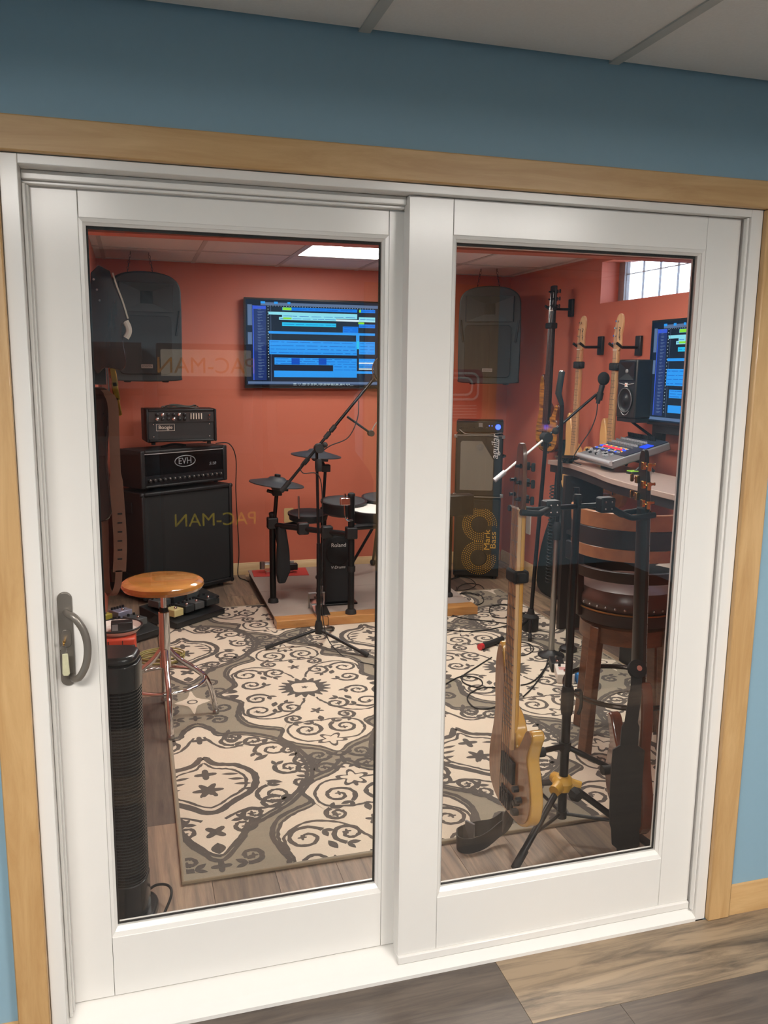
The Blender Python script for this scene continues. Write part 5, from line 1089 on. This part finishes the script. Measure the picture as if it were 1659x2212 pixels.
for i in range(16):
    x = .02 + i * .0205
    MB().bx(x - .005, x + .005, .045 + .02 * math.sin(i * 1.3), .062 + .02 * math.sin(i * 1.3), .0005, .013).build('fader', SILVER if i % 4 else BLACK, mxr, bevel=.002)
    MB().bx(x - .006, x + .006, .14, .15, .0045, .009).build('button', RG if 1 < i < 14 else BG, mxr)
    MB().bx(x - .006, x + .006, .16, .168, .0045, .009).build('button', AG if i % 3 == 2 else WG, mxr)
    MB().bx(x - .006, x + .006, .105, .113, .0045, .009).build('button', BG if i % 4 == 1 else WG, mxr)
    MB().bx(x - .004, x + .004, .122, .13, .0045, .008).build('button', AG if i % 4 == 3 else GREY, mxr)
    for r in range(4): MB().lathe([(.006, .0045), (.005, .016)], (x, .19 + r * .03, 0), n=8).build('knob', SILVER if r % 2 else GREY, mxr)
    MB().lathe([(.007, .0045), (.006, .03)], (x, md - .03, 0), n=8).build('plug', BLACK, mxr)
MB().bx(.355, .425, .22, .27, .0045, .008).build('display', glow('blue display', '#2B4BFF', 1.6), mxr, smooth=False)
ms_ = thing('console_stand', 'black folding stand with bright green feet under the mixing console', 'stand', (2.9, 2.15, DZ))
gp = at(1378, 1024, z=DZ)
LIME = mat('lime rubber', '#8FC63F', .5)
for k, (x, y) in enumerate(((gp.x - .02, gp.y), (gp.x + .0, gp.y + .3))):
    o = MB().tube([(x, y, DZ + .012), (x + .06, y, DZ + .06)], .009, 8).tube([(x + .12, y, DZ + .012), (x + .06, y, DZ + .06)], .009, 8).bx(x - .035, x + .02, y - .03, y + .03, DZ + .0005, DZ + .014).build('leg', BLACK, ms_, world=True, bevel=.002)
    MB().bx(x - .034, x + .015, y - .026, y + .026, DZ + .0143, DZ + .019).build('green_foot', LIME, o, world=True)
MB().tube([(gp.x + .04, gp.y, DZ + .06), (gp.x + .06, gp.y + .3, DZ + .06)], .008, 8).build('cross_bar', BLACK, ms_, world=True)
ds = thing('headphone_dish', 'small dark round dish on a clamp at the desk corner', 'dish', tuple(at(1226, 1000, z=DZ)))
dp = at(1226, 1000, z=DZ)
MB().lathe([(.03, .0), (.034, .014), (.06, .022), (.082, .036), (.078, .038), (.055, .026), (.01, .022)], dp + Vector((0, 0, .001)), n=28).build('dish', mat('dark nickel', '#3A3734', .2, metal=.9), ds, world=True)
MB().tube(spline([dp + Vector((-.03, -.02, .008)), dp + Vector((-.07, -.06, .01)), dp + Vector((-.09, -.1, -.03)), dp + Vector((-.09, -.1, -.09))], 5), .004, 6).build('cable_tail', RUBBER, ds, world=True)
tag(MB().bx(2.72, 2.93, 1.15, 1.42, DZ + .0005, DZ + .003).build('paper_pad', OFFW), 'white paper pad lying on the taupe desktop', 'paper')
# studio monitor on a wall shelf
jb = thing('studio_monitor', 'black two way studio monitor speaker beside the wall screen', 'speaker', frame((2.95, 2.385, 1.337), (0, -1, 0), (0, 0, 1), (-1, 0, 0)))
MB().bx(-.095, .095, 0, .33, -.2, 0).build('cabinet', mat('satin black cabinet', '#1C1F20', .35, var=.05), jb, bevel=.008)
JR_ = mat('black speaker rubber', '#101112', .4)
MB().lathe([(.072, 0), (.074, .006), (.066, .008), (.056, .001), (.03, .0005), (.022, .006), (.01, .01)], (0, .1, 0), (0, 0, 1), 32).build('woofer', JR_, jb)
MB().tube([(.068 * math.cos(a), .1 + .068 * math.sin(a), .008) for a in np.linspace(0, 6.28, 33)[:-1]], .002, 6, closed=True).build('woofer_ring', GREY, jb)
wg = [(-.08, .215), (.08, .215), (.08, .315), (-.08, .315)]; wi = [(-.014, .25), (.014, .25), (.014, .278), (-.014, .278)]
MB().add([(x, y, .008) for x, y in wg] + [(x, y, .001) for x, y in wi] + [(x * 1.02, y, .0005) for x, y in wg], [(0, 1, 5, 4), (1, 2, 6, 5), (2, 3, 7, 6), (3, 0, 4, 7), (4, 5, 6, 7), (8, 9, 1, 0), (9, 10, 2, 1), (10, 11, 3, 2), (11, 8, 0, 3)]).build('waveguide', JR_, jb, smooth=False)
MB().ball((0, .264, .003), .013, 12, 8, (1, 1, .6)).build('tweeter', GREY, jb)
MB().tube(spline([(-.075, .196, .003), (-.03, .19, .004), (0, .188, .004), (.03, .19, .004), (.075, .196, .003)], 5), .0018, 6).build('trim_line', SILVER, jb)
MB().tube([(.055 * math.cos(a), .085 + .07 * math.sin(a), .004) for a in np.linspace(3.7, 5.7, 12)], .0016, 6).build('trim_line', SILVER, jb)
lb = MB().bx(-.012, .012, .176, .198, .0005, .005).build('badge', mat('badge white', '#D9D9D5', .4), jb, smooth=False)
lettering('JBL', .012, Matrix.Translation((0, .187, .0053)), mat('orange lettering', '#D8642A', .5), jb)
js = thing('speaker_shelf', 'black wall bracket shelf carrying the studio monitor', 'shelf', (XR, 2.385, 1.3))
MB().bx(-.24, -.001, -.09, .1, .012, .0365).bx(-.03, -.001, -.05, .05, -.12, .012).build('shelf_plate', BLACK, js, bevel=.003)
MB().tube([(-.2, 0, .012), (-.02, 0, -.1)], .008, 8).build('brace', BLACK, js)
# swivel bar stool
BS = Vector((2.205, 1.1, 0)); bd = Vector((-.436, -.899, 0)).normalized(); ba = math.degrees(math.atan2(bd.y, bd.x))
bs = thing('bar_stool', 'swivel bar stool with a brown leather seat and curved wooden back by the desk', 'chair', yaw(tuple(BS), ba))   # local +x = back side
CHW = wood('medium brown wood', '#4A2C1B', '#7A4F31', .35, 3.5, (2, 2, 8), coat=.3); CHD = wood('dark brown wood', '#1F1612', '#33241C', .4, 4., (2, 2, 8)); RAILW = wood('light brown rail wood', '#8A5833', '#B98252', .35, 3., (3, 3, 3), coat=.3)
MB().lathe([(.01, .645), (.205, .645), (.218, .66), (.22, .69), (.2, .725), (.15, .742), (.01, .748)], n=40).build('seat', mat('brown leather seat', '#4C3630', .3, var=.1, scale=40, bump=.1), bs)
for k in range(36):
    a = 2 * math.pi * k / 36; MB().ball((.219 * math.cos(a), .219 * math.sin(a), .664), .0055, 8, 6).build('nail_head', STEEL, bs)
MB().lathe([(.2, .585), (.215, .59), (.215, .635), (.2, .644)], n=40).build('swivel_ring', CHD, bs)
MB().tube([(.218 * math.cos(a), .218 * math.sin(a), .642) for a in np.linspace(0, 6.28, 41)[:-1]], .004, 6, closed=True).build('trim_ring', mat('brass trim', '#9A6B3A', .3, metal=.8), bs)
MB().lathe([(.18, .5), (.195, .505), (.195, .57), (.18, .58)], n=40).build('apron', CHW, bs)
for a in (45, 135, 225, 315):
    c, s_ = math.cos(math.radians(a)), math.sin(math.radians(a)); M_ = Matrix.Rotation(math.radians(a), 4, 'Z')
    MB().add([(x, y, z) for (z, x0) in ((.0125, .205), (.57, .165)) for x, y in ((x0, -.022), (x0 + .042, -.022), (x0 + .042, .022), (x0, .022))], [(3, 2, 1, 0), (4, 5, 6, 7), (0, 1, 5, 4), (1, 2, 6, 5), (2, 3, 7, 6), (3, 0, 4, 7)], M_).build('leg', CHW, bs, bevel=.004)
MB().tube([(.245 * math.cos(a), .245 * math.sin(a), .27) for a in np.linspace(0, 6.28, 49)[:-1]], .011, 8, closed=True).build('foot_ring', mat('dark bronze ring', '#2E2723', .25, metal=.9), bs)
def rail(nm, z0, z1, r0, r1, m, a0=-100, a1=100, th=.022, dip=0.):
    b = MB(); vs = []; n_ = 25
    for k in range(n_):
        a = math.radians(a0 + (a1 - a0) * k / (n_ - 1)); e_ = -dip * math.cos(a)
        for r, z in ((r0, z0 + e_), (r0 + th, z0 + e_), (r1 + th, z1 + e_), (r1, z1 + e_)): vs.append((r * math.cos(a), r * math.sin(a), z))
    fs = [(k * 4 + i, k * 4 + (i + 1) % 4, k * 4 + 4 + (i + 1) % 4, k * 4 + 4 + i) for k in range(n_ - 1) for i in range(4)] + [(3, 2, 1, 0), ((n_ - 1) * 4, (n_ - 1) * 4 + 1, (n_ - 1) * 4 + 2, (n_ - 1) * 4 + 3)]
    return b.add(vs, fs).build(nm, m, bs, bevel=.003)
rail('top_rail', .99, 1.055, .228, .232, RAILW); rail('rail_or_shade_band', .915, .9895, .226, .228, CHD, -92, 92); rail('rail_or_shade_band', .865, .9145, .224, .226, RAILW, -88, 88); rail('lower_rail', .775, .82, .215, .218, CHD, -75, 75)  # dark strip under the top rail is shade built in as a solid band
for a in (-72, 72):
    M_ = Matrix.Rotation(math.radians(a), 4, 'Z'); MB().add([(x, y, z) for z, x0 in ((.6, .2), (.99, .222)) for x, y in ((x0, -.024), (x0 + .03, -.024), (x0 + .03, .024), (x0, .024))], [(3, 2, 1, 0), (4, 5, 6, 7), (0, 1, 5, 4), (1, 2, 6, 5), (2, 3, 7, 6), (3, 0, 4, 7)], M_).build('back_post', CHD, bs, bevel=.004)
# ------------------------------------------------------------------ double guitar stand with yellow hub
SP = (1.612, .52)
gs2 = thing('guitar_stand', 'black tripod guitar stand with a yellow hub and padded yokes on the plank floor', 'guitar stand', (SP[0], SP[1], 0))
YEL2 = mat('yellow hub plastic', '#C99A3C', .4, var=.06)
hz = .2
def SW(nm, mb, m, p=gs2, **k): return mb.build(nm, m, p, world=True, **k)
SW('lower_post', MB().tube([(SP[0], SP[1], .075), (SP[0], SP[1], .5)], .0155, 14), SATIN)
SW('upper_post', MB().tube([(SP[0], SP[1], .46), (SP[0], SP[1], 1.19)], .0125, 14), SATIN)
SW('post_cap', MB().lathe([(.014, 1.185), (.016, 1.195), (.012, 1.205)], (SP[0], SP[1], 0), n=12), RUBBER)
cl_ = SW('height_clutch', MB().lathe([(.019, .45), (.022, .47), (.022, .53), (.018, .55)], (SP[0], SP[1], 0), n=16), RUBBER)
SW('trigger', MB().tube(spline([(SP[0] + .022, SP[1] - .01, .535), (SP[0] + .042, SP[1] - .012, .53), (SP[0] + .045, SP[1] - .014, .48), (SP[0] + .035, SP[1] - .014, .45)], 5), .006, 8), RUBBER, cl_)
feet = [(1.362, .362), (1.868, .362), (1.6, .85)]
hub = SW('hub', MB().lathe([(.022, hz - .03), (.036, hz - .02), (.038, hz + .005), (.026, hz + .022), (.018, hz + .026)], (SP[0], SP[1], 0), n=18), YEL2)
for fx, fy in feet:
    d_ = Vector((fx - SP[0], fy - SP[1], 0)).normalized()
    SW('hub_arm', MB().tube([(SP[0], SP[1], hz), Vector((SP[0], SP[1], hz - .01)) + d_ * .06], [.024, .02], 10), YEL2, hub)
    lg_ = SW('leg', MB().tube([Vector((SP[0], SP[1], hz - .02)) + d_ * .045, (fx, fy, .016 + (RZ if fy > .58 else 0))], .0115, 12), SATIN)
    SW('foot', MB().tube([Vector((fx, fy, .017 + (RZ if fy > .58 else 0))) - d_ * .06 + Vector((0, 0, .035)), (fx, fy, .015 + (RZ if fy > .58 else 0))], .0135, 10), RUBBER, lg_)
    SW('brace', MB().tube([(SP[0], SP[1], .085), Vector((SP[0], SP[1], 0)).lerp(Vector((fx, fy, 0)), .62) + Vector((0, 0, .085))], .006, 8), SATIN)
SW('post_end', MB().lathe([(.018, .07), (.018, .095)], (SP[0], SP[1], 0), n=12), RUBBER)
SW('hub_knob', MB().lathe([(.022, -.01), (.026, .004), (.02, .02)], (SP[0] + .022, SP[1] - .045, hz - .022), (.3, -1, -.2), 8), RUBBER, hub)
def yoke(p0, blk, cra, dirn, nm):
    a = SW('yoke_arm', MB().tube([p0, blk], .0085, 10), SATIN)
    SW('yoke_block', MB().bx(blk[0] - .026, blk[0] + .026, blk[1] - .02, blk[1] + .02, blk[2] - .025, blk[2] + .025), BLACK, a, bevel=.006)
    for sx in (-1, 1):
        for sz in (-1, 1): SW('screw', MB().ball((blk[0] + sx * .011, blk[1] - .021, blk[2] + sz * .011), .0035, 8, 6), CHROME, a)
    for s_ in (-1, 1):
        c_ = Vector(cra) + Vector((0, s_ * .042, 0))
        SW('yoke_prong', MB().tube(spline([blk, Vector(cra) + Vector((dirn * -.055, s_ * .02, 0)), c_ + Vector((dirn * -.03, 0, 0)), c_ + Vector((dirn * .028, 0, .006))], 5), .0095, 10), RUBBER, a)
top = Vector((SP[0], SP[1], 1.165))
nk1 = M1 @ Vector((0, NUT1 - .012, .03)); nk2 = M2 @ Vector((0, NUT2 - .012, .03))
bl1 = at(1190, 1097, y=.46); bl2 = at(1308, 1090, y=.46)
yoke(top, bl1, nk1, -1, 'l'); yoke(top, bl2, nk2, 1, 'r')
for tgt, s_ in ((M1 @ Vector((0, .2, -.018)), -1), (M2 @ Vector((0, .2, -.018)), 1)):
    a_ = SW('lower_arm', MB().tube([(SP[0], SP[1], .335), tgt + Vector((-s_ * .02, 0, 0))], .0095, 10), SATIN)
    SW('foam_pad', MB().tube([tgt + Vector((-s_ * .06, .0, 0)), tgt + Vector((-s_ * .006, 0, 0))], .016, 12), RUBBER, a_)
SW('arm_collar', MB().lathe([(.02, .318), (.021, .35)], (SP[0], SP[1], 0), n=14), RUBBER)
# neck wrap on the front bass
fw = thing('string_mute', 'black felt wrap strapped around the neck of the walnut topped bass', 'neck wrap', M1 @ Matrix.Translation((0, NUT1 - .21, .05)))
MB().bx(-.036, .036, -.02, .02, -.035, .016).build('band', MATTE, fw, bevel=.008)
MB().bx(.03, .052, -.014, .016, -.02, .008).build('strap_end', MATTE, fw, bevel=.005)
# straps of the two basses
STRP = mat('black nylon strap', '#131415', .65, var=.15, scale=200, bump=.2)
s1 = thing('guitar_strap', 'black nylon strap trailing from the walnut topped bass onto the floor', 'strap', tuple(at(1010, 1815, z=0)))
e0 = M1 @ Vector((.0, .0, .01))
def P_(u, v, z): return at(u, v, z=z)
MB().ribbon(spline([e0 + Vector((-.0, .02, .06)), e0 + Vector((-.03, .03, -.05)), P_(1085, 1770, .06), P_(1060, 1785, .045), P_(1030, 1790, .035), P_(1000, 1798, .03)], 6), .05, (.25, .5, 1), .004).build('upper_run', STRP, s1, world=True)
MB().ribbon(spline([P_(1000, 1798, .03), P_(988, 1806, .028), P_(990, 1822, .027), P_(1012, 1828, .027), P_(1045, 1818, .03), P_(1075, 1795, .045), P_(1105, 1765, .09), e0 + Vector((.03, .05, .1))], 6), .05, (.0, .15, 1), .004).build('lower_run', STRP, s1, world=True)
MB().bx(-.004, .004, -.02, .02, -.03, .03, Matrix.Translation(P_(1015, 1793, .04)) @ Matrix.Rotation(.5, 4, 'Z')).build('slide_buckle', GREY, s1, world=True, bevel=.002)
s2 = thing('guitar_strap', 'wide black padded strap hanging down the side of the dark necked bass', 'strap', tuple(at(1352, 1838, z=.01)))
hb = at(1376, 1452, y=.33); lo = [at(u, v, y=yy) for u, v, yy in ((1372, 1500, .3), (1362, 1570, .29), (1358, 1620, .285), (1352, 1700, .29), (1350, 1780, .3), (1352, 1838, .31))]
MB().ribbon(spline([hb] + lo, 6), [.034] * 6 + [.04] * 6 + [.055] * 6 + [.1] * 13 + [.09] * 4 + [.06] * 12, (1, -.35, 0), .007).build('pad', STRP, s2, world=True)
MB().lathe([(.03, -.008), (.03, .006), (.012, .012)], hb + Vector((0, -.0, .01)), (-.1, -1, .6), 20).build('button_end', MATTE, s2, world=True)
MB().lathe([(.009, .012), (.009, .017)], hb + Vector((0, 0, .01)), (-.1, -1, .6), 12).build('strap_lock', CHROME, s2, world=True)
# ------------------------------------------------------------------ pedals, box and cables on the right of the rug
def floor_pedal(label, u, v, w_, d_, h_, m, an, knobs=2, ztop=RZ + .002):
    p = at(u, v, z=0); return pedal(label, Matrix.Translation((p.x, p.y, ztop)) @ Matrix.Rotation(math.radians(an), 4, 'Z'), 0, 0, 0, w_, d_, h_, m, 0, knobs=knobs)
WPD = mat('white pedal paint', '#D8D2C8', .35, var=.04); BPD = mat('blue pedal paint', '#2E7FC0', .3, var=.06)
fpw = floor_pedal('white effects pedal with red print on the rug by the bar stool', 1222, 1482, .09, .16, .05, WPD, -22)
MB().bx(-.03, .02, .07, .08, .0502, .0506).bx(-.03, .01, .09, .098, .0502, .0506).build('red_print', mat('red print', '#B8323A', .5), fpw, smooth=False)
floor_pedal('black effects pedal with a white dial just behind the white pedal', 1205, 1458, .07, .12, .05, BLACK, -20, 1)
floor_pedal('bright blue effects pedal behind the bar stool legs', 1268, 1492, .075, .12, .055, BPD, -15, 3)
sb = thing('stage_box', 'black cable box under the desk', 'audio equipment', yaw((2.89, 1.75, .0), 0))
MB().bx(-.1, .06, -.3, .3, .001, .25).build('case', BLACK, sb, bevel=.006)
for k in range(6): MB().lathe([(.014, 0), (.014, .004)], (-.1, -.22 + k * .09, .13), (-1, 0, 0), 12).build('socket', STEEL, sb)
def cable(label, pts, m=RUBBER, r=.0035, z=RZ + .005):
    return tag(MB().tube(spline([at(u, v, z=z) for u, v in pts], 8), r, 6).build('cable', m), label, 'cable')
GRP = 'cables strewn over the rug'
cable('black cable looping on the rug left of the walnut topped bass', [(962, 1478), (985, 1465), (1005, 1460), (1035, 1466), (1042, 1478), (1030, 1484), (1008, 1478), (998, 1470), (1002, 1458), (1030, 1440), (1062, 1420)])
cable('black cable making a round loop beside the walnut topped bass', [(1072, 1485), (1040, 1486), (1015, 1498), (1010, 1512), (1025, 1528), (1050, 1531), (1075, 1525)])
cable('black cable running from the rug towards the silver stand', [(1130, 1505), (1150, 1485), (1175, 1450), (1185, 1420), (1195, 1390)])
cable('black cable curling around the foot of the silver stand', [(1125, 1480), (1145, 1475), (1165, 1460), (1190, 1425), (1215, 1400)])
cable('dark cable stretched across the rug towards the bass cabinets', [(962, 1325), (1000, 1335), (1040, 1340), (1080, 1345), (1115, 1350)])
cable('dark twisted cable across the rug behind the bass headstock', [(965, 1360), (1000, 1364), (1040, 1362), (1075, 1356), (1100, 1350)])
rnd = random.Random(3)
for i, lab in enumerate(('in front of the yellow ringed cabinet', 'at the corner of the yellow ringed cabinet', 'between the riser and the bass cabinets', 'under the boom stand by the mixer', 'beside the black microphone stand weight')):
    bx_, by_ = ((1015, 1275), (995, 1262), (1012, 1296), (1120, 1400), (1085, 1320))[i]
    pts = [(bx_ + 26 * math.cos(k * .9 + i) * (1 + .3 * rnd.random()), by_ + 13 * math.sin(k * .9 + i) * (1 + .3 * rnd.random())) for k in range(12)]
    cable('tangle of thin black cable ' + lab, pts, r=.003, z=RZ + .005 if by_ > 1285 else .006)
fl = thing('torch', 'black torch with a red end cap lying on the rug', 'torch', tuple(at(1050, 1395, z=RZ)))
f0, f1 = at(1036, 1398, z=RZ + .02), at(1085, 1380, z=RZ + .02)
MB().tube([f0 + (f1 - f0) * .12, f1], .017, 14).build('barrel', RUBBER, fl, world=True); MB().tube([f0, f0 + (f1 - f0) * .12], .0185, 14).build('end_cap', mat('red plastic', '#C2272F', .4), fl, world=True)
# ------------------------------------------------------------------ the hall behind the photographer, seen mirrored in the glass
hd_ = thing('door_4', 'maple door with maple casing in the blue end wall of the hall', None, (2.55, -4.2, 0), kind='structure')
MB().bx(2.0, 2.9, -4.2, -4.17, .01, 2.17).build('door_leaf', MAPLE_V, hd_, world=True)
MB().bx(1.93, 2.0, -4.2, -4.155, 0, 2.235).build('casing', MAPLE_V, hd_, world=True); MB().bx(2.9, 2.97, -4.2, -4.155, 0, 2.235).build('casing', MAPLE_V, hd_, world=True); MB().bx(2.0, 2.9, -4.2, -4.155, 2.17, 2.235).build('casing', MAPLE, hd_, world=True)
MB().tube([(2.83, -4.12, 1.0), (2.83, -4.17, 1.0)], .012, 10).ball((2.83, -4.11, 1.0), .028, 12, 8).build('knob', BRONZE, hd_, world=True)
FH = lambda x, y, z: frame((x, y, z), (-1, 0, 0), (0, 0, 1), (0, 1, 0))
ORL = mat('orange marquee letters', '#D8932E', .5)
for xc, lab in ((.72, 'black arcade cabinet with yellow lettering between its two neighbours'), (-.02, 'black arcade cabinet with a plain marquee nearer the hall side wall'), (1.46, 'black arcade cabinet with a plain marquee nearer the maple door')):
    ac = thing('arcade_cabinet', lab, 'arcade machine', (xc, -3.6, 0))
    MB().prism([(0, 0), (.75, 0), (.75, 1.75), (.45, 1.75), (.4, 1.45), (.55, 1.4), (.5, 1.0), (.1, .9), (.0, .85)], -.32, .32, frame((xc, -3.35, 0), (0, -1, 0), (0, 0, 1), (-1, 0, 0))).build('cabinet', BLACK, ac, world=True)
    MB().prism(rrect(.5, .34, .01, 2), 0, .006, FH(xc, -3.872, 1.21)).build('monitor', mat('dark tube screen', '#0C0E12', .15), ac, world=True)
    MB().tube([(xc - .1, -3.6, .94), (xc - .1, -3.6, 1.02)], .006, 8).ball((xc - .1, -3.6, 1.03), .018, 10, 8).build('joystick', RUBBER, ac, world=True)
    if xc == .72:
        MB().prism(rrect(.6, .22, .01, 2), 0, .006, FH(xc, -3.77, 1.6)).build('marquee', mat('pale marquee', '#E8DCC8', .4), ac, world=True)
        lettering('PAC-MAN', .15, Matrix.Translation((-xc, 3.6, 0)) @ FH(xc, -3.762, 1.6), ORL, ac)
        lettering('PAC-MAN', .12, Matrix.Translation((-xc, 3.6, 0)) @ FH(xc, -3.348, .62), mat('yellow side art', '#D9C22A', .5), ac)
    else: MB().prism(rrect(.6, .22, .01, 2), 0, .006, FH(xc, -3.77, 1.6)).build('marquee', mat('dark marquee', '#3A3230', .4), ac, world=True)
rc = thing('wall_sign', 'glossy red panel with white rounded stripes hung on the maple hall door', 'sign', (2.6, -4.169, 1.2))
MB().prism(rrect(.5, .4, .05, 5, 0, .2), .0, .02, frame((0, 0, 0), (-1, 0, 0), (0, 0, 1), (0, 1, 0))).build('panel', mat('glossy red paint', '#B2332A', .2, coat=.5), rc, bevel=.004)
for w_, h__ in ((.42, .2), (.32, .13)): MB().tube([(p[0], .022, .27 + p[1]) for p in rrect(w_, h__, .05, 5)], .009, 8, closed=True).build('white_stripe', WHITE, rc)
for k in range(5): MB().bx(-.2, .2, .0202, .026, .03 + k * .022, .037 + k * .022).build('louver', mat('white louver', '#D9C9C2', .4), rc)
# ------------------------------------------------------------------ one group phrase for each set of like things
GROUPS = {'effects_pedal': 'effects pedals on the boards and the rug', 'pedalboard': 'pedalboards by the amplifiers', 'guitar_hanger': 'wall hangers for the basses', 'bass_guitar': 'basses on the stand and the side wall',
          'microphone_stand': 'microphone stands on the rug', 'ceiling_panel_light': 'panel lights in the ceilings', 'cable': 'cables strewn over the floor', 'microphone_cable': 'microphone cables', 'coiled_cable': 'coiled cables',
          'pa_speaker': 'loudspeakers hung in the corners', 'wall_screen': 'screens showing the recording session', 'bass_cabinet': 'stacked bass cabinets', 'guitar_amplifier': 'stacked guitar amplifier heads', 'guitar_strap': 'straps hanging from guitars',
          'outlet_plate': 'wall plates', 'arcade_cabinet': 'arcade cabinets in the hall', 'microphone': 'microphones on stands'}
for o in bpy.data.objects:
    if o.parent is None and o.name.split('.')[0] in GROUPS: o['group'] = GROUPS[o.name.split('.')[0]]
    if o.parent is None and 'panel_light' in o.name: o['group'] = GROUPS['ceiling_panel_light']
